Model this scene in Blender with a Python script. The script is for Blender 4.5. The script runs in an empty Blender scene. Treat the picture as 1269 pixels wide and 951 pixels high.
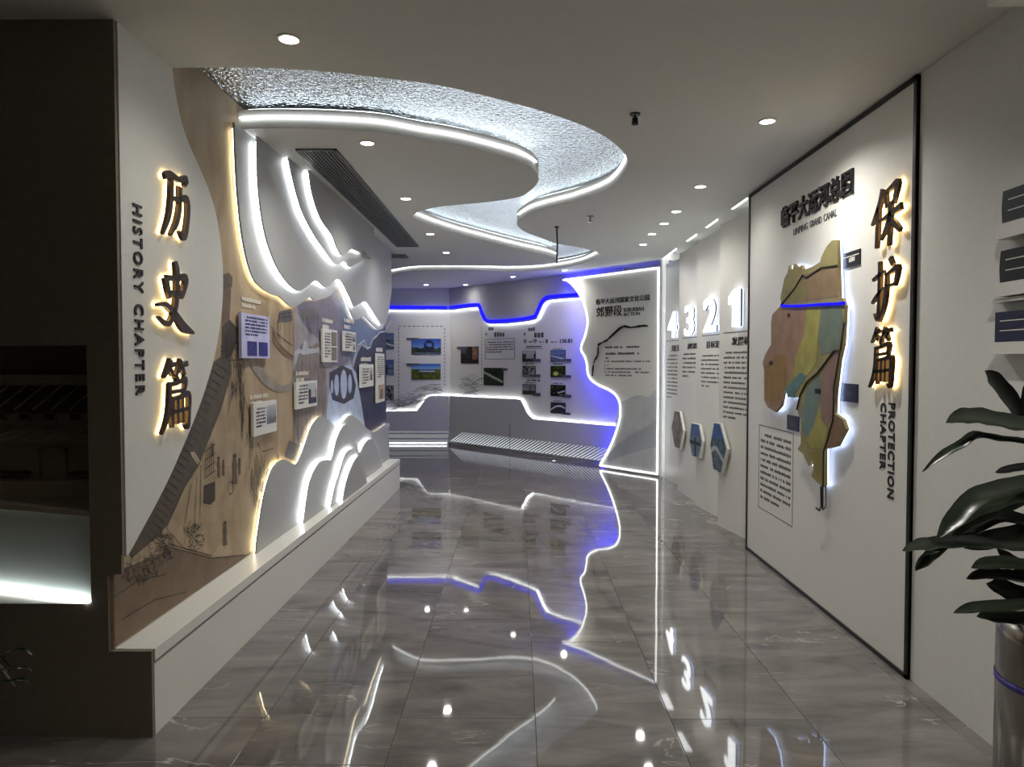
import bpy, bmesh, math, random
from mathutils import Vector, Matrix
from mathutils.geometry import tessellate_polygon
random.seed(7)
SC = bpy.context.scene
COL = SC.collection

# ------------------------------------------------------------------ camera
FPX, CAM_H, CX, CY = 860.0, 1.58, 634.5, 475.5
PITCH = -math.atan((CY - 449.0) / FPX)
YAW = math.atan((641.0 - CX) / FPX)
cam_d = bpy.data.cameras.new('camera')
cam_d.sensor_fit = 'HORIZONTAL'
cam_d.sensor_width = 36.0
cam_d.lens = FPX / 1269.0 * 36.0
cam_d.clip_start = 0.02
cam = bpy.data.objects.new('camera', cam_d)
COL.objects.link(cam)
cam.location = (0, 0, CAM_H)
cam.rotation_euler = (math.pi / 2 + PITCH, 0, YAW)
SC.camera = cam
FW = Vector((-math.sin(YAW) * math.cos(PITCH), math.cos(YAW) * math.cos(PITCH), math.sin(PITCH)))
RT = Vector((math.cos(YAW), math.sin(YAW), 0))
UP = RT.cross(FW)
EYE = Vector((0, 0, CAM_H))

# ------------------------------------------------------------------ world, exposure
world = bpy.data.worlds.new('world')
SC.world = world
world.use_nodes = True
world.node_tree.nodes['Background'].inputs[0].default_value = (0.9, 0.95, 1.0, 1)
world.node_tree.nodes['Background'].inputs[1].default_value = 0.02
vs = SC.view_settings
vs.view_transform = 'Standard'
vs.look = 'None'
vs.gamma = 1.0
vs.use_curve_mapping = False
vs.exposure = 1.05
SC.cycles.max_bounces = 10
SC.cycles.diffuse_bounces = 5
SC.cycles.sample_clamp_indirect = 6.0
SC.cycles.caustics_reflective = False
SC.cycles.caustics_refractive = False

LED = 2.4          # ceiling and wave strip strength
SPOT_W = 26.0      # watts of each downlight

# ------------------------------------------------------------------ helpers
def ray(px, py):
    return FW + RT * ((px - CX) / FPX) - UP * ((py - CY) / FPX)

def onz(px, py, z):
    d = ray(px, py)
    return EYE + d * ((z - CAM_H) / d.z)

def ony(px, py, y):
    d = ray(px, py)
    return EYE + d * (y / d.y)

class Frame:
    """a vertical plane: u along it (left to right as one faces it), v up, n out of it"""
    def __init__(s, o, u):
        s.o = Vector((o[0], o[1], 0))
        s.u = Vector((u[0], u[1], 0)).normalized()
        s.v = Vector((0, 0, 1))
        s.n = Vector((s.u.y, -s.u.x, 0))
    def p(s, u, v, d=0.0):
        return s.o + s.u * u + s.v * v + s.n * d
    def px(s, x, y, d=0.0):
        r = ray(x, y)
        t = ((s.o + s.n * d) - EYE).dot(s.n) / r.dot(s.n)
        w = EYE + r * t - s.o
        return (w.dot(s.u), w.z)
    def pxs(s, pts, d=0.0):
        return [s.px(x, y, d) for x, y in pts]

def spline(pts, n=6, closed=False):
    out = []
    N = len(pts)
    segs = N if closed else N - 1
    for i in range(segs):
        if closed:
            p0, p1, p2, p3 = pts[(i - 1) % N], pts[i], pts[(i + 1) % N], pts[(i + 2) % N]
        else:
            p0, p1, p2, p3 = pts[max(i - 1, 0)], pts[i], pts[i + 1], pts[min(i + 2, N - 1)]
        for k in range(n):
            t = k / n
            out.append(tuple(0.5 * (2 * b + (c - a) * t + (2 * a - 5 * b + 4 * c - d) * t * t + (3 * b - a - 3 * c + d) * t ** 3)
                             for a, b, c, d in zip(p0, p1, p2, p3)))
    if not closed:
        out.append(tuple(pts[-1]))
    return out

def offset_line(pts, dist):
    """shift a 2-D polyline to its left by dist"""
    out = []
    for i, p in enumerate(pts):
        a = pts[max(i - 1, 0)]
        b = pts[min(i + 1, len(pts) - 1)]
        dx, dy = b[0] - a[0], b[1] - a[1]
        l = math.hypot(dx, dy) or 1
        out.append((p[0] - dy / l * dist, p[1] + dx / l * dist))
    return out

class MB:
    def __init__(s):
        s.v, s.f, s.c = [], [], []
    def poly(s, pts):
        b = len(s.v)
        s.v += [Vector(p) for p in pts]
        s.f.append(tuple(range(b, b + len(pts))))
        return s
    def box(s, lo, hi):
        x0, y0, z0 = lo
        x1, y1, z1 = hi
        return s.hexa([Vector(p) for p in ((x0, y0, z0), (x1, y0, z0), (x1, y1, z0), (x0, y1, z0), (x0, y0, z1), (x1, y0, z1), (x1, y1, z1), (x0, y1, z1))])
    def hexa(s, p):
        b = len(s.v)
        s.v += p
        for f in ((3, 2, 1, 0), (4, 5, 6, 7), (0, 1, 5, 4), (1, 2, 6, 5), (2, 3, 7, 6), (3, 0, 4, 7)):
            s.f.append(tuple(b + i for i in f))
        return s
    def fbox(s, fr, u0, v0, u1, v1, d0, d1):
        return s.hexa([fr.p(u0, v0, d1), fr.p(u1, v0, d1), fr.p(u1, v0, d0), fr.p(u0, v0, d0),
                       fr.p(u0, v1, d1), fr.p(u1, v1, d1), fr.p(u1, v1, d0), fr.p(u0, v1, d0)])
    def prism(s, fr, uv, d0, d1, holes=()):
        """a plate cut to the outline uv between depths d0 and d1"""
        loops = [list(uv)] + [list(h) for h in holes]
        tris = tessellate_polygon([[Vector((a, b, 0)) for a, b in l] for l in loops])
        flat = [q for l in loops for q in l]
        b = len(s.v)
        n = len(flat)
        s.v += [fr.p(a, c, d1) for a, c in flat] + [fr.p(a, c, d0) for a, c in flat]
        for t in tris:
            A, B, C_ = (flat[i] for i in t)
            if (B[0] - A[0]) * (C_[1] - A[1]) - (B[1] - A[1]) * (C_[0] - A[0]) < 0:
                t = (t[0], t[2], t[1])
            s.f.append(tuple(b + i for i in t))
            s.f.append(tuple(b + n + i for i in reversed(t)))
        st = 0
        for l in loops:
            m = len(l)
            area = sum(l[i][0] * l[(i + 1) % m][1] - l[(i + 1) % m][0] * l[i][1] for i in range(m))
            flip = (area < 0) != (st > 0)
            for i in range(m):
                j = (i + 1) % m
                q = (b + st + i, b + n + st + i, b + n + st + j, b + st + j)
                s.f.append(q if not flip else q[::-1])
            st += m
        return s
    def flat(s, fr, uv, d):
        tris = tessellate_polygon([[Vector((a, c, 0)) for a, c in uv]])
        b = len(s.v)
        s.v += [fr.p(a, c, d) for a, c in uv]
        for t in tris:
            A, B, C_ = (uv[i] for i in t)
            if (B[0] - A[0]) * (C_[1] - A[1]) - (B[1] - A[1]) * (C_[0] - A[0]) < 0:
                t = (t[0], t[2], t[1])
            s.f.append(tuple(b + i for i in t))
        return s
    def tube(s, path, r, n=6, closed=False, cap=True, radii=None):
        path = [Vector(p) for p in path]
        N = len(path)
        b = len(s.v)
        for i, p in enumerate(path):
            a = path[(i - 1) % N] if closed or i else path[0]
            c = path[(i + 1) % N] if closed or i < N - 1 else path[-1]
            t = (c - a)
            t = t.normalized() if t.length > 1e-9 else Vector((0, 0, 1))
            h = Vector((0, 0, 1)) if abs(t.z) < 0.95 else Vector((1, 0, 0))
            x = t.cross(h).normalized()
            y = x.cross(t)
            rr = radii[i] if radii else r
            for k in range(n):
                a_ = 2 * math.pi * (k + .5) / n
                s.v.append(p + x * (math.cos(a_) * rr) + y * (math.sin(a_) * rr))
        for i in range(N if closed else N - 1):
            j = (i + 1) % N
            for k in range(n):
                l = (k + 1) % n
                s.f.append((b + i * n + k, b + i * n + l, b + j * n + l, b + j * n + k))
        if cap and not closed:
            s.f.append(tuple(b + k for k in range(n))[::-1])
            s.f.append(tuple(b + (N - 1) * n + k for k in range(n)))
        return s
    def lathe(s, prof, c, n=32):
        b = len(s.v)
        for r, z in prof:
            for k in range(n):
                a = 2 * math.pi * k / n
                s.v.append(Vector((c[0] + r * math.cos(a), c[1] + r * math.sin(a), c[2] + z)))
        for i in range(len(prof) - 1):
            for k in range(n):
                l = (k + 1) % n
                s.f.append((b + i * n + k, b + i * n + l, b + (i + 1) * n + l, b + (i + 1) * n + k))
        return s
    def build(s, name, mat, parent=None, smooth=False, cols=None):
        if not s.v:
            return None
        lo = [min(p[i] for p in s.v) for i in range(3)]
        hi = [max(p[i] for p in s.v) for i in range(3)]
        org = Vector(((lo[0] + hi[0]) / 2, (lo[1] + hi[1]) / 2, lo[2]))
        me = bpy.data.meshes.new(name)
        me.from_pydata([tuple(p - org) for p in s.v], [], s.f)
        if cols:
            at = me.color_attributes.new('print', 'BYTE_COLOR', 'CORNER')
            for poly, c in zip(me.polygons, cols):
                for li in poly.loop_indices:
                    at.data[li].color_srgb = (*c, 1)
        if smooth:
            for p in me.polygons:
                p.use_smooth = True
        me.materials.append(mat)
        me.update()
        o = bpy.data.objects.new(name, me)
        COL.objects.link(o)
        place(o, org, parent)
        return o

def world_loc(o):
    l = Vector(o.location)
    while o.parent:
        o = o.parent
        l = l + Vector(o.location)
    return l

def place(o, org, parent):
    if parent:
        o.parent = parent
        o.location = Vector(org) - world_loc(parent)
    else:
        o.location = org

def empty(name, loc):
    o = bpy.data.objects.new(name, None)
    o.empty_display_size = 0.05
    COL.objects.link(o)
    o.location = loc
    return o

def tag(o, label, cat, group=None, kind=None):
    o['label'] = label
    o['category'] = cat
    if group:
        o['group'] = group
    if kind:
        o['kind'] = kind
    return o

def struct(o, label=None):
    o['kind'] = 'structure'
    if label:
        o['label'] = label
    return o

# ------------------------------------------------------------------ materials
def srgb(c):
    return tuple((x / 12.92 if x <= 0.04045 else ((x + 0.055) / 1.055) ** 2.4) for x in (v / 255 for v in c))

def mat(name, rgb, rough=0.6, metal=0.0, grain=0.06, scale=30.0, bump=0.0, spec=0.5):
    m = bpy.data.materials.new(name)
    m.use_nodes = True
    nt = m.node_tree
    b = nt.nodes['Principled BSDF']
    b.inputs['Roughness'].default_value = rough
    b.inputs['Metallic'].default_value = metal
    b.inputs['Specular IOR Level'].default_value = spec
    g = nt.nodes.new('ShaderNodeNewGeometry')
    n = nt.nodes.new('ShaderNodeTexNoise')
    n.inputs['Scale'].default_value = scale
    n.inputs['Detail'].default_value = 4
    nt.links.new(g.outputs['Position'], n.inputs['Vector'])
    r = nt.nodes.new('ShaderNodeValToRGB')
    c = srgb(rgb)
    r.color_ramp.elements[0].position = 0.3
    r.color_ramp.elements[1].position = 0.7
    r.color_ramp.elements[0].color = (*[x * (1 - grain) for x in c], 1)
    r.color_ramp.elements[1].color = (*[min(1, x * (1 + grain)) for x in c], 1)
    nt.links.new(n.outputs['Fac'], r.inputs['Fac'])
    nt.links.new(r.outputs['Color'], b.inputs['Base Color'])
    if bump:
        bp = nt.nodes.new('ShaderNodeBump')
        bp.inputs['Strength'].default_value = bump
        bp.inputs['Distance'].default_value = 0.01
        nt.links.new(n.outputs['Fac'], bp.inputs['Height'])
        nt.links.new(bp.outputs['Normal'], b.inputs['Normal'])
    return m

def glow(name, rgb, strength):
    m = bpy.data.materials.new(name)
    m.use_nodes = True
    nt = m.node_tree
    nt.nodes.remove(nt.nodes['Principled BSDF'])
    e = nt.nodes.new('ShaderNodeEmission')
    e.inputs['Color'].default_value = (*rgb, 1)
    e.inputs['Strength'].default_value = strength
    nt.links.new(e.outputs[0], nt.nodes['Material Output'].inputs[0])
    return m

def print_mat(name, rough=0.45):
    m = bpy.data.materials.new(name)
    m.use_nodes = True
    nt = m.node_tree
    b = nt.nodes['Principled BSDF']
    b.inputs['Roughness'].default_value = rough
    a = nt.nodes.new('ShaderNodeVertexColor')
    a.layer_name = 'print'
    nt.links.new(a.outputs['Color'], b.inputs['Base Color'])
    return m

def marble(name):
    m = bpy.data.materials.new(name)
    m.use_nodes = True
    nt = m.node_tree
    N, Lk = nt.nodes, nt.links
    b = N['Principled BSDF']
    b.inputs['IOR'].default_value = 1.6
    g = N.new('ShaderNodeNewGeometry')
    oi = N.new('ShaderNodeObjectInfo')
    add = N.new('ShaderNodeVectorMath')
    add.operation = 'ADD'
    sc = N.new('ShaderNodeVectorMath')
    sc.operation = 'SCALE'
    cmb = N.new('ShaderNodeCombineXYZ')
    for k in range(3):
        Lk.new(oi.outputs['Random'], cmb.inputs[k])
    Lk.new(cmb.outputs[0], sc.inputs[0])
    sc.inputs['Scale'].default_value = 37.0
    Lk.new(g.outputs['Position'], add.inputs[0])
    Lk.new(sc.outputs[0], add.inputs[1])
    mp = N.new('ShaderNodeMapping')
    mp.inputs['Rotation'].default_value = (0, 0, math.radians(20))
    mp.inputs['Scale'].default_value = (0.45, 1.5, 1)
    Lk.new(add.outputs[0], mp.inputs['Vector'])
    n1 = N.new('ShaderNodeTexNoise')
    n1.inputs['Scale'].default_value = 3.2
    n1.inputs['Detail'].default_value = 9
    n1.inputs['Roughness'].default_value = 0.62
    n1.inputs['Distortion'].default_value = 0.7
    Lk.new(mp.outputs[0], n1.inputs['Vector'])
    r1 = N.new('ShaderNodeValToRGB')
    e = r1.color_ramp.elements
    e[0].position, e[0].color = 0.3, (*srgb((86, 83, 81)), 1)
    e[1].position, e[1].color = 0.72, (*srgb((136, 131, 126)), 1)
    Lk.new(n1.outputs['Fac'], r1.inputs['Fac'])
    # pale hairline veins: a thin band of a distorted noise
    n2 = N.new('ShaderNodeTexNoise')
    n2.inputs['Scale'].default_value = 2.0
    n2.inputs['Detail'].default_value = 7
    n2.inputs['Distortion'].default_value = 1.4
    Lk.new(mp.outputs[0], n2.inputs['Vector'])
    r2 = N.new('ShaderNodeValToRGB')
    r2.color_ramp.elements[0].position = 0.492
    r2.color_ramp.elements[0].color = (0, 0, 0, 1)
    r2.color_ramp.elements[1].position = 0.5
    r2.color_ramp.elements[1].color = (1, 1, 1, 1)
    k = r2.color_ramp.elements.new(0.508)
    k.color = (0, 0, 0, 1)
    Lk.new(n2.outputs['Fac'], r2.inputs['Fac'])
    n3 = N.new('ShaderNodeTexNoise')
    n3.inputs['Scale'].default_value = 2.6
    Lk.new(add.outputs[0], n3.inputs['Vector'])
    r3 = N.new('ShaderNodeValToRGB')
    r3.color_ramp.elements[0].position = 0.5
    r3.color_ramp.elements[1].position = 0.7
    Lk.new(n3.outputs['Fac'], r3.inputs['Fac'])
    mu = N.new('ShaderNodeMath')
    mu.operation = 'MULTIPLY'
    Lk.new(r2.outputs['Color'], mu.inputs[0])
    Lk.new(r3.outputs['Color'], mu.inputs[1])
    mx = N.new('ShaderNodeMixRGB')
    Lk.new(mu.outputs[0], mx.inputs['Fac'])
    Lk.new(r1.outputs['Color'], mx.inputs['Color1'])
    mx.inputs['Color2'].default_value = (*srgb((190, 184, 176)), 1)
    Lk.new(mx.outputs[0], b.inputs['Base Color'])
    b.inputs['Roughness'].default_value = 0.035
    n4 = N.new('ShaderNodeTexNoise')
    n4.inputs['Scale'].default_value = 2.2
    n4.inputs['Detail'].default_value = 2
    Lk.new(add.outputs[0], n4.inputs['Vector'])
    bp = N.new('ShaderNodeBump')
    bp.inputs['Strength'].default_value = 0.05
    bp.inputs['Distance'].default_value = 0.01
    Lk.new(n4.outputs['Fac'], bp.inputs['Height'])
    Lk.new(bp.outputs['Normal'], b.inputs['Normal'])
    return m

def ripple_mat():
    m = bpy.data.materials.new('hammered_steel')
    m.use_nodes = True
    nt = m.node_tree
    N, Lk = nt.nodes, nt.links
    b = N['Principled BSDF']
    b.inputs['Metallic'].default_value = 1.0
    b.inputs['Roughness'].default_value = 0.1
    b.inputs['Base Color'].default_value = (0.72, 0.76, 0.8, 1)
    g = N.new('ShaderNodeNewGeometry')
    n = N.new('ShaderNodeTexNoise')
    n.inputs['Scale'].default_value = 42
    n.inputs['Detail'].default_value = 1.5
    n.inputs['Distortion'].default_value = 0.4
    Lk.new(g.outputs['Position'], n.inputs['Vector'])
    bp = N.new('ShaderNodeBump')
    bp.inputs['Strength'].default_value = 1.0
    bp.inputs['Distance'].default_value = 0.03
    Lk.new(n.outputs['Fac'], bp.inputs['Height'])
    Lk.new(bp.outputs['Normal'], b.inputs['Normal'])
    return m

def mural_mat():
    m = bpy.data.materials.new('mural_paper')
    m.use_nodes = True
    nt = m.node_tree
    N, Lk = nt.nodes, nt.links
    b = N['Principled BSDF']
    b.inputs['Roughness'].default_value = 0.6
    g = N.new('ShaderNodeNewGeometry')
    mp = N.new('ShaderNodeMapping')
    mp.inputs['Scale'].default_value = (1, 1.6, 0.7)
    mp.inputs['Rotation'].default_value = (0.5, 0, 0)
    Lk.new(g.outputs['Position'], mp.inputs['Vector'])
    n = N.new('ShaderNodeTexNoise')
    n.inputs['Scale'].default_value = 2.2
    n.inputs['Detail'].default_value = 6
    n.inputs['Distortion'].default_value = 1.2
    Lk.new(mp.outputs[0], n.inputs['Vector'])
    r = N.new('ShaderNodeValToRGB')
    e = r.color_ramp.elements
    e[0].position, e[0].color = 0.3, (*srgb((158, 136, 108)), 1)
    e[1].position, e[1].color = 0.7, (*srgb((190, 170, 142)), 1)
    Lk.new(n.outputs['Fac'], r.inputs['Fac'])
    Lk.new(r.outputs['Color'], b.inputs['Base Color'])
    return m

M = {}
M['white'] = mat('white_paint', (222, 223, 218), 0.55, grain=0.02)
M['ceiling'] = mat('ceiling_paint', (212, 212, 207), 0.75, grain=0.02)
M['satin'] = mat('white_satin', (228, 227, 221), 0.35, grain=0.015)
M['wave'] = mat('wave_board_white', (172, 173, 172), 0.45, grain=0.02)
M['grey'] = mat('pale_grey_paint', (206, 206, 208), 0.5, grain=0.03)
M['dark'] = mat('dark_matte', (128, 118, 104), 0.7, grain=0.06)  # even dark grey-brown for the end wall, outer walls and low pot
M['darker'] = mat('niche_shadow_paint', (60, 54, 48), 0.8, grain=0.06)
M['model'] = mat('model_plaster', (190, 180, 164), 0.7, grain=0.05)
M['model_roof'] = mat('model_roof_tile', (84, 78, 72), 0.7, grain=0.1)
M['black'] = mat('black_metal', (14, 14, 14), 0.35, grain=0.05)
M['ink'] = mat('black_print', (18, 17, 17), 0.5, grain=0.02)
M['greyink'] = mat('grey_print', (84, 84, 84), 0.5, grain=0.02)
M['paleink'] = mat('white_print', (224, 218, 206), 0.5, grain=0.02)
M['bronze'] = mat('bronze_letter', (58, 44, 30), 0.35, 0.6, grain=0.08)
M['gold'] = mat('gold_letter_side', (170, 128, 70), 0.3, 0.8, grain=0.04)
M['steel'] = mat('brushed_steel', (150, 148, 142), 0.22, 1.0, grain=0.05)
M['grille'] = mat('grille_metal', (112, 111, 108), 0.45, 0.1, grain=0.03)
M['navy'] = mat('navy_plate', (28, 32, 62), 0.35, grain=0.05)
M['screen'] = mat('black_glass', (12, 12, 14), 0.3, grain=0.02)
M['leaf'] = mat('dracaena_leaf', (22, 32, 18), 0.32, grain=0.35, scale=14)
M['cane'] = mat('dracaena_cane', (92, 76, 56), 0.8, grain=0.2, bump=0.4)
M['soil'] = mat('soil', (40, 32, 26), 0.95, grain=0.4, bump=0.6)
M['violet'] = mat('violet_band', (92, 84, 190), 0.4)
M['marble'] = marble('grey_marble')
M['grout'] = mat('floor_grout', (120, 114, 108), 0.8)
M['ripple'] = ripple_mat()
M['mural'] = mural_mat()
M['print'] = print_mat('colour_print')
M['led'] = glow('led_white', (0.93, 0.97, 1.0), LED * 1.3)
M['led_wave'] = glow('led_wave_white', (0.93, 0.98, 1.0), LED * 5)
M['led_cove'] = glow('led_cove_white', (0.82, 0.93, 1.0), LED * 1.3)
M['led_soft'] = glow('led_soft_white', (0.96, 0.98, 1.0), LED * 1.0)
M['led_warm'] = glow('led_warm', (1.0, 0.88, 0.6), LED * 2.5)
M['led_amber'] = glow('led_amber', (1.0, 0.66, 0.26), 6.0)
M['led_blue'] = glow('led_blue', (0.006, 0.005, 0.62), 1.4)
M['led_blue_wash'] = glow('led_blue_wash', (0.022, 0.018, 1.0), 40.0)
M['led_ice'] = glow('led_ice_blue', (0.5, 0.62, 1.0), 3.0)
M['digit'] = glow('lit_acrylic', (0.95, 0.98, 1.0), 3.0)
M['lens'] = glow('downlight_lens', (1.0, 0.95, 0.86), 12.0)
M['lightbox'] = glow('lightbox_glow', (0.86, 0.97, 0.95), 9.0)
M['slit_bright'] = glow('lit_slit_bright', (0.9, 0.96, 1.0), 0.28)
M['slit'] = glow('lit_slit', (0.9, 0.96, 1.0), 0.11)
M['opal'] = mat('opal_panel', (226, 232, 228), 0.4, grain=0.01)

# ------------------------------------------------------------------ printing
def text(name, body, fr, box, d, m, parent, extrude=0.002, bold=0.0, turn=False, label=None, spacing=1.0):
    """a line of lettering fitted into box = (u0, v0, u1, v1) of the frame; turn lays it running downwards"""
    c = bpy.data.curves.new(name, 'FONT')
    c.body = body
    c.size = 1.0
    c.offset = bold
    c.space_character = spacing
    c.resolution_u = 3
    c.extrude = 0.5
    o = bpy.data.objects.new(name, c)
    COL.objects.link(o)
    bpy.context.view_layer.update()
    me = bpy.data.meshes.new_from_object(o.evaluated_get(bpy.context.evaluated_depsgraph_get()))
    bpy.data.objects.remove(o)
    bpy.data.curves.remove(c)
    xs = [v.co.x for v in me.vertices]
    ys = [v.co.y for v in me.vertices]
    x0, x1, y0, y1 = min(xs), max(xs), min(ys), max(ys)
    u0, v0, u1, v1 = box
    mb = MB()
    for v in me.vertices:
        s = (v.co.x - x0) / (x1 - x0)
        t = (v.co.y - y0) / (y1 - y0)
        dd = d + (v.co.z + 0.5) * extrude
        if turn:
            mb.v.append(fr.p(u0 + (u1 - u0) * t, v1 + (v0 - v1) * s, dd))
        else:
            mb.v.append(fr.p(u0 + (u1 - u0) * s, v0 + (v1 - v0) * t, dd))
    mb.f = [tuple(p.vertices) for p in me.polygons]
    bpy.data.meshes.remove(me)
    ob = mb.build(name, m, parent)
    if label:
        ob['label'] = label
    return ob

def pbox(fr, tl, bl, rx, d=0.0):
    """the frame rectangle of a piece seen at top-left tl, bottom-left bl, reaching to pixel column rx"""
    u0, v1 = fr.px(tl[0], tl[1], d)
    _, v0 = fr.px(bl[0], bl[1], d)
    u1, _ = fr.px(rx, (tl[1] + bl[1]) / 2, d)
    return (u0, v0, u1, v1)

def text_lines(name, fr, box, rows, d, m, parent, seed=0, cw=0.8, fill=0.62, last=0.6, gap=0.12):
    """rows of small print too fine to read: a block for each character"""
    rnd = random.Random(seed)
    u0, v0, u1, v1 = box
    mb = MB()
    rh = (v1 - v0) / rows
    h = rh * fill
    for r in range(rows):
        vt = v1 - r * rh
        w = h * cw
        u = u0 + (w * 2 if r == 0 else 0)
        end = u1 if r < rows - 1 else u0 + (u1 - u0) * last
        while u + w <= end + 1e-6:
            if rnd.random() > gap:
                k = rnd.uniform(.72, 1)
                a = fr.p(u, vt - h, d), fr.p(u + w * .8, vt - h, d), fr.p(u + w * .8, vt - h + h * k, d), fr.p(u, vt - h + h * k, d)
                mb.poly(a)
            u += w
    o = mb.build(name, m, parent)
    if o:
        o['kind'] = 'stuff'
    return o

def hsh(a, b, s=0):
    n = math.sin(a * 127.1 + b * 311.7 + s * 74.7) * 43758.5453
    return n - math.floor(n)

def vnoise(x, y, s=0):
    i, j = math.floor(x), math.floor(y)
    fx, fy = x - i, y - j
    fx, fy = fx * fx * (3 - 2 * fx), fy * fy * (3 - 2 * fy)
    return ((hsh(i, j, s) * (1 - fx) + hsh(i + 1, j, s) * fx) * (1 - fy) + (hsh(i, j + 1, s) * (1 - fx) + hsh(i + 1, j + 1, s) * fx) * fy)

def lerp(a, b, t):
    t = max(0, min(1, t))
    return tuple(x + (y - x) * t for x, y in zip(a, b))

def scene_colour(kind, s, t, seed):
    """the colour of a small printed landscape photograph at s (across), t (up)"""
    n = vnoise(s * 9, t * 9, seed) * .6 + vnoise(s * 21, t * 21, seed + 3) * .4
    if kind == 'canal':
        sky = lerp((.62, .74, .9), (.18, .34, .72), t)
        tree = .34 + .22 * vnoise(s * 6, 0, seed)
        if t < .12:
            c = lerp((.5, .55, .62), (.2, .25, .3), n)
        elif t < tree:
            c = lerp((.08, .12, .1), (.3, .36, .3), n)
        else:
            c = sky
        r = math.hypot((s - .6) / .17, (t - .55) / .36)
        if abs(r - .85) < .2 or (r < .8 and n > .62):
            c = (.13, .16, .32)
        return c
    if kind == 'park':
        if t > .68:
            return lerp((.55, .72, .88), (.16, .36, .74), (t - .68) * 3)
        if t > .42 and .28 < s < .82:
            return (.82, .86, .9) if int(t * 22) % 2 else (.3, .4, .52)
        g = lerp((.12, .2, .08), (.52, .52, .18), n)
        return g
    if kind == 'green':
        c = lerp((.03, .07, .03), (.22, .34, .12), n * n * 1.3)
        if abs(t - (.75 - .55 * s)) < .07:
            c = lerp(c, (.85, .88, .78), .8)
        return c
    if kind == 'lotus':
        c = lerp((.05, .1, .03), (.6, .66, .18), n * n)
        if math.hypot(s - .35, t - .3) < .18:
            c = (.82, .84, .38)
        return c
    if kind == 'street':
        c = lerp((.03, .03, .04), (.28, .24, .22), n)
        if s > .68 and t > .2:
            c = lerp((.42, .28, .2), (.72, .56, .46), n)
        if t > .6 and s < .3:
            c = (.3, .32, .38)
        return c
    if kind == 'house':
        if t > .72:
            return (.72, .74, .76)
        if t > .3 and .25 < s < .9:
            return lerp((.62, .62, .62), (.82, .82, .8), n)
        return lerp((.06, .06, .06), (.3, .3, .28), n)
    if kind == 'stone':
        return lerp((.1, .1, .1), (.78, .78, .76), (n - .25) * 1.8)
    if kind == 'tower':
        if t > .4:
            c = lerp((.72, .73, .75), (.46, .48, .52), t)
            if abs(s - .62) < .05 and t < .85:
                c = (.12, .12, .12)
            return c
        return lerp((.08, .1, .04), (.34, .38, .18), n)
    if kind == 'river':
        if t > .62:
            return lerp((.66, .72, .8), (.34, .44, .62), t)
        c = lerp((.18, .24, .3), (.5, .58, .66), n)
        if abs(t - .5 + .3 * s) < .05:
            c = (.86, .88, .9)
        return c
    if kind == 'night':
        c = lerp((.01, .02, .02), (.1, .12, .06), n)
        if abs(t - (.1 + .4 * s)) < .06 and s > .5:
            c = (.8, .86, .9)
        elif hsh(int(s * 16), int(t * 12), seed) > .9:
            c = (.62, .66, .3)
        return c
    if kind == 'bridge':
        c = lerp((.1, .1, .12), (.34, .36, .38), n)
        if abs(t - (.3 + .4 * math.sin(s * 2.6))) < .08:
            c = (.88, .9, .9)
        return c
    if kind == 'blue':
        return lerp((.03, .03, .3), (.2, .24, .72), n * n * 1.4)
    if kind == 'grey':
        c = lerp((.42, .44, .46), (.74, .75, .76), t)
        if .1 < t < .42 and n > .45:
            c = lerp((.1, .1, .1), (.42, .42, .42), n)
        return c
    if kind == 'scroll':
        return lerp((.34, .3, .26), (.66, .62, .54), n)
    if kind == 'figure':
        c = (.76, .75, .72)
        if abs(s - .5) < .22 * (1.2 - t) and t < .85:
            c = (.14, .14, .15)
        return c
    if kind == 'door':
        c = lerp((.62, .5, .38), (.82, .74, .62), n)
        if .25 < s < .75 and t < .75:
            c = (.42, .32, .26)
        return c
    if kind == 'aerial':
        c = lerp((.16, .22, .3), (.5, .56, .6), n)
        if t > .68:
            c = lerp((.26, .34, .5), (.3, .44, .72), n)
        if abs(t - .36 - .12 * math.sin(s * 5)) < .05:
            c = (.72, .76, .76)
        return c
    if kind == 'cross':
        c = lerp((.3, .38, .48), (.56, .62, .68), n)
        if t > .66:
            c = (.3, .4, .6)
        if abs(t - .42) < .05 or abs(s - .5) < .07 and t < .6:
            c = (.1, .12, .16)
        return c
    return lerp((.2, .18, .16), (.7, .62, .54), n)

def picture(name, fr, box, kind, d, parent, nx=20, ny=14, seed=1, clip=None):
    u0, v0, u1, v1 = box
    mb = MB()
    cols = []
    for i in range(nx):
        for j in range(ny):
            s, t = (i + .5) / nx, (j + .5) / ny
            if clip and not clip(s, t):
                continue
            a, b = u0 + (u1 - u0) * i / nx, u0 + (u1 - u0) * (i + 1) / nx
            c, e = v0 + (v1 - v0) * j / ny, v0 + (v1 - v0) * (j + 1) / ny
            mb.poly([fr.p(a, c, d), fr.p(b, c, d), fr.p(b, e, d), fr.p(a, e, d)])
            cols.append(scene_colour(kind, s, t, seed))
    return mb.build(name, M['print'], parent, cols=cols)

def led_strip(name, fr, line, d, m, parent, r=0.006, n=4):
    return MB().tube([fr.p(u, v, d) for u, v in line], r, n).build(name, m, parent)

# ------------------------------------------------------------------ the place: frames
C = 2.98                       # ceiling height
CR = C + 0.16                  # hammered sheet in the ceiling channel
LF = Frame((-1.53, 2.865), (0.0104, 1))          # front of the plinth along the history wall
RF = Frame((1.955, 5.86), (0, -1))               # protection wall
AF = Frame((-3.2, 13.3), (1, 0))                 # end wall, square part
CORNER = Vector((-1.27, 13.3, 0))
BF = Frame(CORNER, (2.57, -2.6))                 # end wall, slanting part
SF = Frame((0.719, 10.93), (1.22, -1.425))       # screen wall of the suburban section
U_END = (8.66 - 2.865) / LF.u.y                  # end of the history wall along LF
WALL_D = -0.17                                   # mural face behind the plinth front

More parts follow.
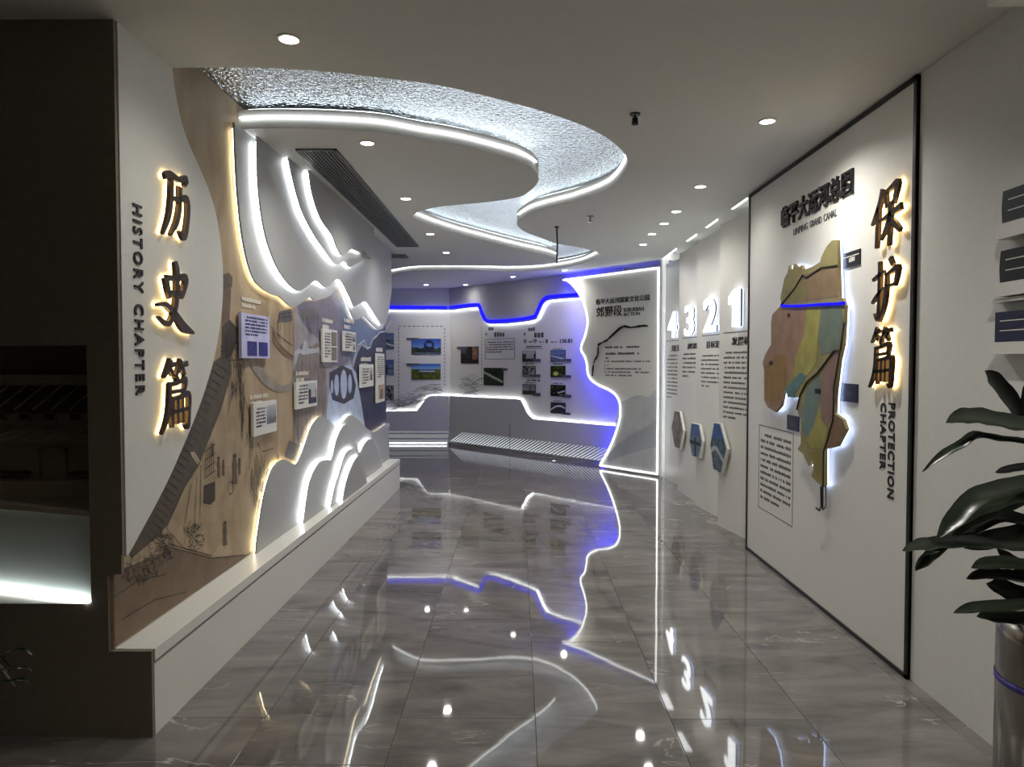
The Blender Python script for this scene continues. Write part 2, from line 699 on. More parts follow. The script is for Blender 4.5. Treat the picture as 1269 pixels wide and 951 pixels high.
# ------------------------------------------------------------------ floor with tiles
floor = struct(MB().box((-4.2, -2.6, -0.06), (2.6, 14.0, -0.012)).build('floor', M['grout']))
TW, TL_ = 0.6, 1.2
def tile_mesh():
    bm = bmesh.new()
    bmesh.ops.create_cube(bm, size=1)
    bmesh.ops.scale(bm, vec=(TW - 0.0018, TL_ - 0.0018, 0.012), verts=bm.verts)
    bmesh.ops.bevel(bm, geom=[e for e in bm.edges if e.verts[0].co.z > 0 and e.verts[1].co.z > 0], offset=0.001, segments=1, affect='EDGES')
    me = bpy.data.meshes.new('floor_tile')
    bm.to_mesh(me)
    bm.free()
    me.materials.append(M['marble'])
    return me
tm = tile_mesh()
x = -1.12 - 5 * TW
col = 0
fl = world_loc(floor)
while x < 2.5:
    y = 2.67 - 5 * TL_ + (0.36 if col % 2 == 0 else 0.0)
    while y < 13.6:
        o = bpy.data.objects.new('floor_tile', tm)
        COL.objects.link(o)
        o.parent = floor
        o.location = Vector((x + TW / 2, y + TL_ / 2, -0.006)) - fl
        o.rotation_euler = (random.uniform(-1, 1) * 0.00018, random.uniform(-1, 1) * 0.00018, 0)
        y += TL_
    x += TW
    col += 1

# ------------------------------------------------------------------ ceiling with the winding channel
near_bank = [(214, 84), (289, 83.6), (334.6, 84.6), (402, 88.6), (469, 96), (543, 105.7), (606, 120), (669, 137), (719.6, 154.6), (751, 170.4), (770, 186), (777, 197),
             (776, 208), (764, 225.6), (748, 236.7), (713.5, 249.4), (675.6, 258.8), (656.7, 265), (643, 274),
             (641, 279), (647, 285), (657, 290), (676, 297), (690, 302), (713, 306), (732, 310), (742, 314),
             (741, 318), (720, 327), (685, 333.5), (638, 336.5), (575, 335), (518, 335.5), (485, 340.5)]
far_bank = [(291, 161), (334.6, 159), (402, 160), (469, 164), (520, 172.7), (565, 180), (606, 189.5), (644, 200.5), (663, 212),
            (667, 225), (655, 238), (640, 245), (600, 251), (555, 255), (527, 260),
            (513, 266), (513, 271), (538, 281), (574.6, 292), (637.7, 307.6), (672, 315), (688, 320),
            (690, 324), (670, 328), (638, 329.5), (575, 329.5), (518, 330), (485, 334)]
def cpts(p):
    return [tuple(onz(a, b, C).xy) for a, b in p]
nb = spline(cpts(near_bank), 6)
fb = spline(cpts(far_bank), 6)
nb[0] = (-1.78, nb[0][1])
fb[0] = (-1.78, fb[0][1])
slot = nb + [(-2.6, nb[-1][1])] + [(-2.6, fb[-1][1])] + fb[::-1]
CEIL = Frame((0, 0), (1, 0))
CEIL.v = Vector((0, 1, 0))
CEIL.n = Vector((0, 0, -1))
cm = MB()
cov_y0, cov_y1, cov_x = 5.95, 9.45, 1.955        # the cove over the numbered panels is left open too
outer = [(-4.2, -2.6), (2.6, -2.6), (2.6, 5.95), (1.955, 5.95), (1.955, 9.6), (2.6, 9.6), (2.6, 14.0), (-4.2, 14.0)]
cm.prism(CEIL, outer, -CR + 0.045, -C, [slot])
ceiling = struct(cm.build('ceiling', M['ceiling']))
struct(MB().box((-4.2, -2.6, CR + 0.02), (2.6, 14.0, CR + 0.08)).build('ceiling_slab', M['ceiling']))
sheet = MB().box((-2.6, 3.0, CR), (1.4, 11.4, CR + 0.015)).build('ceiling_sheet', M['ripple'])
struct(sheet, 'hammered silver metal sheet lining the winding ceiling channel')

def bank_strip(pxl, z, off, label):
    line = [q for q in spline(cpts(pxl), 8) if q[0] > -1.675 or q[1] > 6]
    line = offset_line(line, off)
    o = MB().tube([Vector((a, b, z)) for a, b in line], 0.0065, 4).build('led_strip', M['led'])
    tag(o, label, 'light strip', 'white light strips of the ceiling channel')
    back = offset_line([q for q in spline(cpts(pxl), 8) if q[0] > -1.66 or q[1] > 6], -off * 4)      # the hidden cove tube resting on the ceiling edge
    MB().tube([Vector((a, b, CR - 0.033)) for a, b in back], 0.008, 4).build('cove_tube', M['led_cove'], o)
zl = C + 0.065
bank_strip(far_bank[:9], zl, -0.012, 'white light strip curving under the ceiling island that carries the air grille')
bank_strip(near_bank[11:19], zl, 0.012, 'white light strip around the ceiling bulge beside the black spotlight')
bank_strip(far_bank[15:22], zl, -0.012, 'white light strip on the narrow ceiling tongue over the mid corridor')
bank_strip(near_bank[26:], zl, 0.012, 'white light strip on the last ceiling edge before the blue-lit end wall')

# cove above the numbered panels
struct(MB().box((1.955, 5.95, C + 0.1), (2.6, 9.6, C + 0.16)).build('ceiling_cove', M['ceiling']))

# ------------------------------------------------------------------ walls
struct(MB().box((1.955, -2.6, 0), (2.6, 5.88, C)).build('wall_right', M['white']))
struct(MB().box((2.28, 5.88, 0), (2.6, 9.6, C + 0.1)).build('wall_right_recess', M['white']))
struct(MB().box((-4.2, -2.6, 0), (2.6, -2.5, C)).build('wall_rear', M['dark']))
struct(MB().box((-4.2, -2.6, 0), (-4.1, 14, C)).build('wall_side', M['dark']))
w = MB()
w.hexa([Vector(p) for p in ((-4.2, 13.3, 0), (-1.27, 13.3, 0), (-1.27, 14, 0), (-4.2, 14, 0), (-4.2, 13.3, C), (-1.27, 13.3, C), (-1.27, 14, C), (-4.2, 14, C))])
struct(w.build('wall_back', M['white']))
e1 = BF.p(4.6, 0)
w = MB()
w.hexa([CORNER, Vector((e1.x, e1.y, 0)), Vector((2.6, 14, 0)), Vector((-1.27, 14, 0)),
        CORNER + Vector((0, 0, C)), Vector((e1.x, e1.y, C)), Vector((2.6, 14, C)), Vector((-1.27, 14, C))])
struct(w.build('wall_back_slanted', M['white']))
# core of the history wall
w = MB()
a, b = LF.p(0, 0, WALL_D - 0.02), LF.p(U_END, 0, WALL_D - 0.02)
c, d = LF.p(U_END, 0, -1.2), LF.p(0.5, 0, -1.2)
a2 = LF.p(0.02, 0, WALL_D - 0.02)
for lo, hi in ((0, CR),):
    w.hexa([Vector((p.x, p.y, lo)) for p in (LF.p(0.5, 0, WALL_D - 0.02), b, c, d)] + [Vector((p.x, p.y, hi)) for p in (LF.p(0.5, 0, WALL_D - 0.02), b, c, d)])
    w.hexa([Vector((p.x, p.y, lo)) for p in (LF.p(0.02, 0, -0.215), LF.p(0.5, 0, -0.215), LF.p(0.5, 0, WALL_D - 0.02), a2)] * 1 and
           [Vector((p.x, p.y, 0)) for p in (LF.p(0.02, 0, -0.24), a2, LF.p(0.5, 0, WALL_D - 0.02), LF.p(0.5, 0, -0.24))] +
           [Vector((p.x, p.y, hi)) for p in (LF.p(0.02, 0, -0.24), a2, LF.p(0.5, 0, WALL_D - 0.02), LF.p(0.5, 0, -0.24))])
struct(w.build('wall_left', M['white']))

# dark end wall with its niche (faces the camera)
Y0 = 2.865
EF = Frame((-4.1, Y0), (1, 0))
def eu(X):
    return X + 4.1
w = MB()
nx0, nx1, nz0, nz1 = -3.1, -1.785, 0.567, 1.65
outl = [(0.01, 0), (eu(-1.535), 0), (eu(-1.535), 0.366), (eu(-1.714), 0.366), (eu(-1.714), 0.692), (eu(-1.655), 0.692), (eu(-1.655), 0.775), (eu(-1.650), 0.775), (eu(-1.650), C), (0.01, C)]
w.prism(EF, outl, -0.018, 0.0, [[(eu(nx0), nz0), (eu(nx1), nz0), (eu(nx1), nz1), (eu(nx0), nz1)]])
w.box((-4.1, 2.883, 0), (nx0 - 0.01, 3.3, C))
w.box((nx1 + 0.008, 2.883, 0.37), (-1.72, 3.33, C - 0.001))
w.box((nx0, 2.883, 0), (nx1 + 0.008, 3.4, nz0 - 0.003))
w.box((nx0, 2.883, nz1 + 0.003), (nx1 + 0.008, 3.4, C))
w.box((nx0 - 0.01, 3.33, 0.5), (nx1 + 0.008, 3.42, nz1 + 0.05))
struct(w.build('wall_left_end', M['dark']))

# ------------------------------------------------------------------ niche: light box and model house
lb = empty('light_box', (-2.2, 3.0, 0.567))
tag(lb, 'glowing white light box at the bottom of the dark wall niche', 'light box')
def slx(X, dy=0.0):      # the box front slants back to the far side
    return 2.875 + (nx1 - X) * 0.42 + dy
q = [Vector((nx0, slx(nx0), 0.57)), Vector((nx1 - .003, slx(nx1), 0.57)), Vector((nx1 - .003, slx(nx1), 0.935)), Vector((nx0, slx(nx0), 0.935))]
q = [Vector((p.x, min(p.y, 3.28), p.z)) for p in q]
MB().hexa([q[0], q[1], q[1] + Vector((0, .02, 0)), q[0] + Vector((0, .02, 0)), q[3], q[2], q[2] + Vector((0, .02, 0)), q[3] + Vector((0, .02, 0))]).build('opal_panel', M['opal'], lb)
MB().tube([q[0] + Vector((0, -.012, .006)), q[1] + Vector((-.01, -.012, .006))], 0.007, 4).build('light_tube', M['lightbox'], lb)
MB().hexa([q[3] + Vector((0, -.01, 0)), q[2] + Vector((0, -.01, 0)), Vector((nx1 - .003, 3.32, .935)), Vector((nx0, 3.32, .935)),
           q[3] + Vector((0, -.01, .022)), q[2] + Vector((0, -.01, .022)), Vector((nx1 - .003, 3.32, .957)), Vector((nx0, 3.32, .957))]).build('shelf', M['model'], lb)
hm = empty('house_model', (-2.2, 3.2, 0.957))
tag(hm, 'relief model of a tiled two-storey house inside the dark niche', 'model')
yb = 3.28
MB().box((-3.05, yb, 0.957), (-1.79, yb + .04, 1.52)).build('facade', M['model'], hm)
MB().box((-3.05, yb - .10, 0.957), (-1.79, yb, 1.03)).build('base', M['model'], hm)
def roof(z0, z1, y0, y1, mt):
    r = MB().hexa([Vector(p) for p in ((-3.05, y0, z0), (-1.79, y0, z0), (-1.79, y0 + .02, z0 - .012), (-3.05, y0 + .02, z0 - .012), (-3.05, y1, z1), (-1.79, y1, z1), (-1.79, y1 + .01, z1 - .012), (-3.05, y1 + .01, z1 - .012))]).build('roof', mt, hm)
    k = -3.0
    while k < -1.84:
        MB().tube([Vector((k, y0, z0 + .006)), Vector((k + .08, y1, z1 + .006))], .005, 4).build('roof_rib', M['model'], r)
        k += .085
roof(1.355, 1.47, yb - .10, yb + .0, M['model_roof'])
roof(1.225, 1.275, yb - .13, yb - .0, M['model'])
MB().tube([Vector((-3.05, yb, 1.48)), Vector((-2.05, yb, 1.49)), Vector((-1.95, yb, 1.53)), Vector((-1.85, yb, 1.49)), Vector((-1.79, yb, 1.485))], .009, 5).build('ridge', M['model'], hm)
for k in range(8):
    X = -1.86 - k * .12
    w_ = MB()
    w_.box((X - .03, yb - .012, 1.30), (X + .03, yb, 1.307)); w_.box((X - .03, yb - .012, 1.335), (X + .03, yb, 1.342))
    w_.box((X - .03, yb - .012, 1.30), (X - .024, yb, 1.342)); w_.box((X + .024, yb - .012, 1.30), (X + .03, yb, 1.342))
    wo = w_.build('window', M['model'], hm)
    MB().box((X - .024, yb - .004, 1.307), (X + .024, yb, 1.335)).build('pane', M['model_roof'], wo)
for X0, X1 in ((-1.88, -1.80), (-2.28, -2.14), (-2.7, -2.56)):
    w_ = MB()
    w_.box((X0, yb - .02, 1.03), (X0 + .012, yb, 1.17)); w_.box((X1 - .012, yb - .02, 1.03), (X1, yb, 1.17)); w_.box((X0, yb - .02, 1.158), (X1, yb, 1.17))
    w_.build('doorway', M['model'], hm)
for X0, X1 in ((-2.10, -1.90), (-2.52, -2.32)):
    MB().box((X0, yb - .06, 1.05), (X1, yb, 1.062)).build('counter', M['model_roof'], hm)

# ------------------------------------------------------------------ mural
mural = empty('mural', LF.p(U_END / 2, 0.37, WALL_D))
tag(mural, 'tan ink-style canal town mural running into a navy bridge view', 'mural')
MB().fbox(LF, 0.012, 0.372, U_END, CR - 0.002, WALL_D - 0.018, WALL_D).build('mural_sheet', M['mural'], mural)
def shade(nm, rgb):
    if nm not in M:
        M[nm] = mat(nm, rgb, 0.6, grain=0.16, scale=9)
    return M[nm]
lay = [0]
def paint(name, pts, m, smooth=0):
    lay[0] += 1
    d = WALL_D + 0.0006 + lay[0] * 0.00012
    uv = LF.pxs(pts, WALL_D)
    if smooth:
        uv = spline(uv, smooth, True)
    uv = [(min(max(u, 0.014), U_END - 0.002), min(max(v, 0.374), CR - 0.01)) for u, v in uv]
    return MB().flat(LF, uv, d).build(name, m, mural)
def ink_lines(name, lines, m, wpx=1.2):
    lay[0] += 1
    d = WALL_D + 0.0006 + lay[0] * 0.00012
    mb = MB()
    for ln in lines:
        uv = LF.pxs(ln, WALL_D)
        for p, q in zip(uv, uv[1:]):
            l = math.hypot(q[0] - p[0], q[1] - p[1]) or 1
            # stroke width in metres grows with distance along the wall
            hw = wpx * 0.0022 * (1 + 0.22 * p[0])
            nx_, ny_ = -(q[1] - p[1]) / l * hw, (q[0] - p[0]) / l * hw
            mb.poly([LF.p(p[0] - nx_, p[1] - ny_, d), LF.p(q[0] - nx_, q[1] - ny_, d), LF.p(q[0] + nx_, q[1] + ny_, d), LF.p(p[0] + nx_, p[1] + ny_, d)])
    return mb.build(name, m, mural)
tan_d = shade('mural_brown', (128, 102, 76))
tan_l = shade('mural_sand', (206, 178, 140))
ink_b = shade('mural_dark_brown', (70, 60, 52))
ink_g = shade('mural_grey', (108, 106, 112))
lil = shade('mural_lilac_grey', (158, 152, 160))
pur = shade('mural_purple_grey', (116, 112, 132))
nav = shade('mural_navy', (46, 50, 78))
ice = shade('mural_ice', (172, 186, 214))
blu = shade('mural_slate', (96, 112, 150))
pale = shade('mural_pale', (196, 190, 186))
# large fields
paint('painted_wash', [(365, 378), (420, 350), (450, 390), (484, 400), (484, 560), (440, 560), (366, 560), (364, 470)], lil)
paint('painted_wash', [(368, 380), (392, 370), (410, 362), (424, 350), (440, 388), (436, 440), (420, 455), (402, 440), (394, 420), (380, 408)], pur, 3)
paint('painted_sky', [(424, 352), (450, 385), (484, 395), (484, 440), (470, 412), (462, 420), (456, 432), (448, 425), (442, 436), (436, 452), (426, 420), (420, 380)], blu)
paint('painted_hill', [(484, 398), (484, 580), (452, 580), (446, 520), (438, 486), (436, 462), (443, 438), (448, 428), (456, 434), (462, 421), (470, 414), (478, 406)], nav)
paint('painted_cloud', [(409, 470), (422, 456), (434, 452), (441, 462), (446, 490), (454, 540), (450, 575), (400, 575), (402, 530), (406, 500)], ice)
paint('painted_bridge', [(408, 462), (424, 453), (436, 459), (441, 478), (438, 494), (426, 501), (412, 496), (408, 480)], shade('mural_bridge', (58, 56, 74)))
for x0, x1, y0, y1 in ((409.5, 413, 471, 488), (414, 420, 464, 491), (421.5, 430, 458, 495), (431, 436, 464, 488)):
    cx_, cy_, rx, ry = (x0 + x1) / 2, (y0 + y1) / 2, (x1 - x0) / 2, (y1 - y0) / 2
    paint('painted_arch', [(cx_ + rx * math.cos(t * math.pi / 6), cy_ + ry * math.sin(t * math.pi / 6)) for t in range(12)], ice)
# near roofs and houses along the history board
rnd = random.Random(11)
def scribble(name, blobs, m, wpx, slope=None, ln=(6, 14)):
    out_ = []
    for cx_, cy_, rx, ry, n in blobs:
        for _ in range(n):
            a_, r_ = rnd.uniform(0, 6.283), math.sqrt(rnd.random())
            x_, y_ = cx_ + rx * r_ * math.cos(a_), cy_ + ry * r_ * math.sin(a_)
            l_ = rnd.uniform(*ln)
            t_ = rnd.uniform(0, 3.14) if slope is None else slope + rnd.uniform(-.35, .35)
            dx, dy = math.cos(t_) * l_ / 2 * .6, math.sin(t_) * l_ / 2
            out_.append([(x_ - dx, y_ - dy), (x_ + rnd.uniform(-1, 1), y_ + rnd.uniform(-1, 1)), (x_ + dx, y_ + dy)])
    o = ink_lines(name, out_, m, wpx)
    o['kind'] = 'stuff'
    return o
umb = shade('mural_umber', (98, 86, 72))
paint('painted_water', [(136, 712), (214, 680), (262, 692), (304, 688), (318, 684), (136, 806)], shade('mural_water', (120, 101, 80)))
paint('painted_wall', [(245, 577), (262, 552), (290, 530), (300, 560), (296, 640), (262, 690), (228, 680), (206, 655), (228, 606)], shade('mural_wall', (172, 152, 124)))
paint('painted_roof', [(276, 440), (286, 440), (286, 463), (274, 504), (245.5, 576), (228.5, 603), (206, 652), (192, 668), (165, 690), (160, 688), (208, 590), (238, 520), (262, 450)], shade('mural_tiles', (90, 81, 70)))
paint('painted_roof', [(274, 341), (283, 338), (288, 344), (287, 356), (274, 362)], umb)
paint('painted_wall', [(274, 362), (286, 357), (284, 398), (276, 410)], shade('mural_brick', (116, 94, 74)))
paint('painted_roof', [(275, 405), (284, 396), (294, 408), (293, 424), (286, 442), (274, 446)], ink_b)
paint('painted_gable', [(234, 561), (240, 560), (250, 576), (246, 578)], shade('mural_wall_light', (196, 178, 150)))
paint('painted_crate', [(252, 602), (266, 597), (266, 620), (260, 626), (251, 624)], ink_b)
lay[0] += 1
paint('painted_boat', [(346, 386), (360, 383), (362, 398), (344, 400)], ink_g)
paint('painted_boat', [(372, 384), (390, 380), (396, 396), (374, 396)], ink_g)
paint('painted_deck', [(337, 408), (344, 424), (356, 436), (364, 442), (363, 447), (350, 440), (338, 425)], tan_d)
paint('painted_river', [(308, 444), (320, 452), (340, 474), (352, 478), (362, 470), (364, 450), (370, 440), (372, 455), (366, 480), (350, 486), (334, 482), (316, 464)], shade('mural_bluegrey', (152, 144, 136)), 3)
paint('painted_house', [(366, 440), (374, 425), (384, 430), (394, 425), (404, 450), (404, 540), (388, 545), (370, 550), (364, 520)], shade('mural_taupe', (132, 122, 120)))
paint('painted_roof', [(358, 546), (372, 552), (366, 572), (352, 566)], ink_g)
paint('painted_ripple', [(364, 436), (370, 432), (374, 434), (376, 424), (379, 421), (382, 432), (390, 432), (395, 430), (401, 446), (404, 456), (399, 448), (394, 437), (386, 438), (376, 440), (370, 438), (366, 452), (362, 460)], shade('mural_iceline', (176, 182, 192)))
mink = shade('mural_ink', (46, 40, 36))
lines = []
for k in range(26):        # tile courses of the long roof
    t_ = k / 25
    xa, ya = 268 - 84 * t_ ** .9, 452 + 214 * t_
    lines.append([(xa - 2, ya - 2), (xa + 14 - 4 * t_, ya + 9)])
lines += [[(286, 463), (274, 504), (245.5, 576), (228.5, 603), (206, 652)], [(238, 562), (248, 578), (247, 640)], [(236, 600), (228, 650)], [(243, 590), (240, 655)]]
for k in range(5):         # lattice windows
    lines.append([(254 + k * 2.6, 556 - k * 3), (253 + k * 2.6, 594 - k * 2)])
for k in range(4):
    lines.append([(253, 560 + k * 11), (266, 550 + k * 11)])
for k in range(3):
    lines.append([(283 + k * 3, 452), (282 + k * 2.4, 515 - k * 8)])
lines += [[(272, 430), (300, 424)], [(272, 436), (300, 431)], [(286, 425), (300, 425), (300, 446), (286, 447), (286, 425)], [(293, 424), (292, 447)]]
lines += [[(213, 679), (238, 686), (262, 692), (304, 688)], [(214, 676), (262, 689)], [(140, 740), (170, 720), (205, 712)], [(150, 768), (190, 744), (230, 734)]]
lines += [[(298, 452), (296, 480), (301, 520), (299, 545)], [(302, 490), (308, 512), (313, 540), (312, 566)], [(296, 470), (288, 492)], [(318, 548), (324, 560), (338, 556)], [(296, 390), (298, 386)], [(332, 386), (331, 392)]]
lines += [[(339, 398), (340, 418)], [(343, 398), (344, 420)], [(352, 388), (352, 424)], [(358, 388), (358, 436)], [(362, 384), (364, 462), (362, 560)], [(337, 411), (347, 430), (363, 443)], [(335, 404), (342, 414), (362, 428)]]
for k in range(10):        # cart wheel
    a_ = k * 0.63
    lines.append([(285 + 3.5 * math.cos(a_), 605 + 8 * math.sin(a_)), (285 + 3.5 * math.cos(a_ + .63), 605 + 8 * math.sin(a_ + .63))])
for k in range(7):
    lines.append([(346 + k * 2.2, 386), (345.5 + k * 2.4, 400)])
for k in range(7):
    lines.append([(368 + k * 5.2, 440 + (k % 3) * 6), (368.5 + k * 5.2, 545)])
scribble('ink_tree', [(299, 500, 3, 42, 46), (297, 460, 6, 14, 22), (309, 545, 4, 30, 14), (322, 600, 12, 36, 120), (292, 470, 10, 26, 30), (284, 430, 8, 16, 24)], mink, .6, 1.45, (8, 22))
scribble('ink_bush', [(200, 680, 16, 20, 60), (240, 664, 14, 18, 70), (172, 706, 26, 18, 110), (204, 676, 12, 16, 60)], mink, .6, None, (4, 10))
scribble('ink_crowd', [(346, 410, 4, 12, 10), (385, 410, 14, 16, 34), (394, 490, 9, 44, 40)], mink, .4, 1.4, (5, 16))
scribble('ink_reed', [(458, 530, 10, 40, 26), (447, 545, 5, 30, 16)], shade('mural_reed', (66, 68, 92)), .8, 1.5, (10, 30))
lines += [[(364, 462), (382, 460)], [(364, 472), (382, 470)], [(365, 440), (364, 560)], [(345, 390), (362, 387)], [(345, 394), (362, 392)]]
lines += [[(340, 480 + k * 9), (358, 478 + k * 8)] for k in range(0)]
ink_lines('ink_drawing', lines, mink, 0.8)['kind'] = 'stuff'
for fx, fy, hgt in ((270, 592, 26), (276, 590, 20), (290, 600, 38), (296, 588, 20), (278, 676, 30), (344, 571, 8), (262, 566, 16)):
    w_ = hgt * .1
    r_ = hgt * .085
    body = [(fx - w_ * .35, fy - hgt * .84), (fx + w_ * .35, fy - hgt * .84), (fx + w_ * .8, fy - hgt * .55), (fx + w_ * .6, fy - hgt * .4), (fx + w_ * .9, fy), (fx - w_ * .7, fy), (fx - w_ * .5, fy - hgt * .45), (fx - w_ * .9, fy - hgt * .6)]
    paint('painted_figure', body, umb)
    paint('painted_head', [(fx + r_ * .7 * math.cos(t * .785), fy - hgt * .92 + r_ * math.sin(t * .785)) for t in range(8)], ink_b)
ink_lines('silver_wave_line', [[(436, 450), (441, 436), (443, 428), (448, 424), (451, 422), (454, 431), (458, 431), (461, 421), (466, 417), (470, 412), (476, 411), (484, 398)]], shade('mural_silver', (214, 218, 226)), 1.3)
for k, (x0, y0, x1) in enumerate(((296, 366, 324), (306, 490, 332), (364, 460, 382), (397, 393, 412), (424, 393, 438), (445, 442, 460), (464, 430, 474))):
    for r in range(2):
        bx = pbox(LF, (x0, y0 + r * 8), (x0, y0 + r * 8 + 6), x1 if r == 0 else x0 + (x1 - x0) * .7, WALL_D)
        text_lines('caption_text', LF, (bx[0], bx[1], bx[2], bx[3]), 1, WALL_D + .006, M['paleink'], mural, seed=k * 3 + r, cw=.55, fill=.95, last=1, gap=.05)

# small boards standing off the mural
def info_board(px4, label, seed, pics, cols=1, tint=None, textpart=(0, 0, 1, 1), rows=6):
    (x0, y0), (x1, y1) = px4
    dd = WALL_D + 0.03
    u0, v1 = LF.px(x0, y0, dd)
    _, v0 = LF.px(x0, y1, dd)
    u1, _ = LF.px(x1, (y0 + y1) / 2, dd)
    b = MB().fbox(LF, u0, v0, u1, v1, WALL_D + 0.0125, dd)
    o = b.build('info_board', shade('board_' + tint[0], tint[1]) if tint else M['satin'])
    tag(o, label, 'info board', 'small info boards on the mural')
    W, H_ = u1 - u0, v1 - v0
    tx0, ty0, tx1, ty1 = textpart
    text_lines('board_text', LF, (u0 + W * (tx0 + .1), v0 + H_ * (ty0 + .06), u0 + W * (tx1 - .08), v0 + H_ * (ty1 - .06)), rows, dd + .0008, M['ink'] if not tint else shade('board_blue_ink', (30, 34, 110)), o, seed=seed, cw=.62, gap=.16)
    for k, (a, b_, c_, e_, kind) in enumerate(pics):
        picture('board_picture', LF, (u0 + W * a, v0 + H_ * b_, u0 + W * c_, v0 + H_ * e_), kind, dd + .001, o, 10, 10, seed + k)
    return o
info_board(((299, 387), (334, 444)), 'white board with blue text over two small blue pictures on the tan mural', 1, [(.18, .05, .52, .38, 'blue'), (.58, .05, .92, .38, 'blue')], tint=('lilac', (196, 198, 236)), textpart=(0.02, .42, 1, 1), rows=6)
info_board(((314, 500), (343, 542)), 'white board on the tan mural with text and a grey harbour photograph', 5, [(.55, .28, .96, .86, 'grey')], textpart=(0, .15, .6, .9), rows=6)
info_board(((367, 474), (393, 508)), 'white board with a pale grey sketch where the mural turns grey', 9, [(.56, .12, .96, .92, 'house')], textpart=(0, .08, .62, .95), rows=6)
info_board(((400, 407), (418, 449)), 'tall white board with two stacked brown pictures above the painted bridge', 13, [(.56, .5, .96, .94, 'scroll'), (.56, .05, .96, .46, 'scroll')], textpart=(0, .05, .6, .95), rows=9)
info_board(((426, 410), (441, 435)), 'small white board on the lilac sky beside the silver wave line', 17, [(.7, .06, .96, .42, 'figure'), (.7, .5, .96, .9, 'grey')], textpart=(0, .04, .76, .98), rows=6)
info_board(((447, 452), (463, 481)), 'white board with a small dark figure on the navy mural hill', 21, [(.64, .28, .96, .84, 'figure')], textpart=(0, .05, .7, .9), rows=6)
info_board(((466.5, 438), (476.5, 500)), 'tall narrow white board with an orange doorway picture at the mural end', 25, [(.2, .06, .96, .36, 'door')], textpart=(0, .44, 1, 1), rows=10)

# ------------------------------------------------------------------ plinth under the mural
pl = empty('display_plinth', LF.p(U_END / 2, 0, -0.1))
tag(pl, 'long low white plinth with a black groove below the mural', 'plinth')
MB().fbox(LF, 0.0195, 0.318, U_END + 0.0, 0.368, WALL_D - 0.01, 0.0).build('top_slab', M['satin'], pl)
MB().fbox(LF, 0.0195, 0.302, U_END, 0.318, WALL_D - 0.01, -0.014).build('groove', M['black'], pl)
MB().fbox(LF, 0.0195, 0.0, U_END, 0.302, WALL_D - 0.01, -0.004).build('base', M['satin'], pl)

# ------------------------------------------------------------------ history board
HD = -0.115
hb = empty('history_board', LF.p(0.4, 0.7, HD))
tag(hb, 'white wavy-edged sign board with glowing bronze characters of the history chapter', 'sign board')
edge = [(214, 84), (216, 105), (222, 138), (231, 170), (243, 198), (256, 228), (266, 258), (272, 290), (276, 330), (276, 370), (272, 410), (264, 450), (252, 490), (240, 522), (226, 556), (210, 592), (194, 624), (180, 650), (168, 672), (158, 689)]
euv = spline(LF.pxs(edge, HD), 4)
euv[0] = (euv[0][0], C)
euv[-1] = (0.0195, euv[-1][1])
out = [(0.0, C)] + euv[::-1]
MB().prism(LF, [(0.0195, C)] + euv, HD - 0.022, HD).build('board', M['white'], hb)
ins = offset_line(euv, -0.03)
led_strip('halo_strip', LF, ins[8:-1], HD - 0.03, M['led_soft'], hb, 0.004)
MB().fbox(LF, 0.0195, 0.79, 0.12, C - 0.002, WALL_D + 0.001, HD - 0.022).build('support', M['white'], hb)

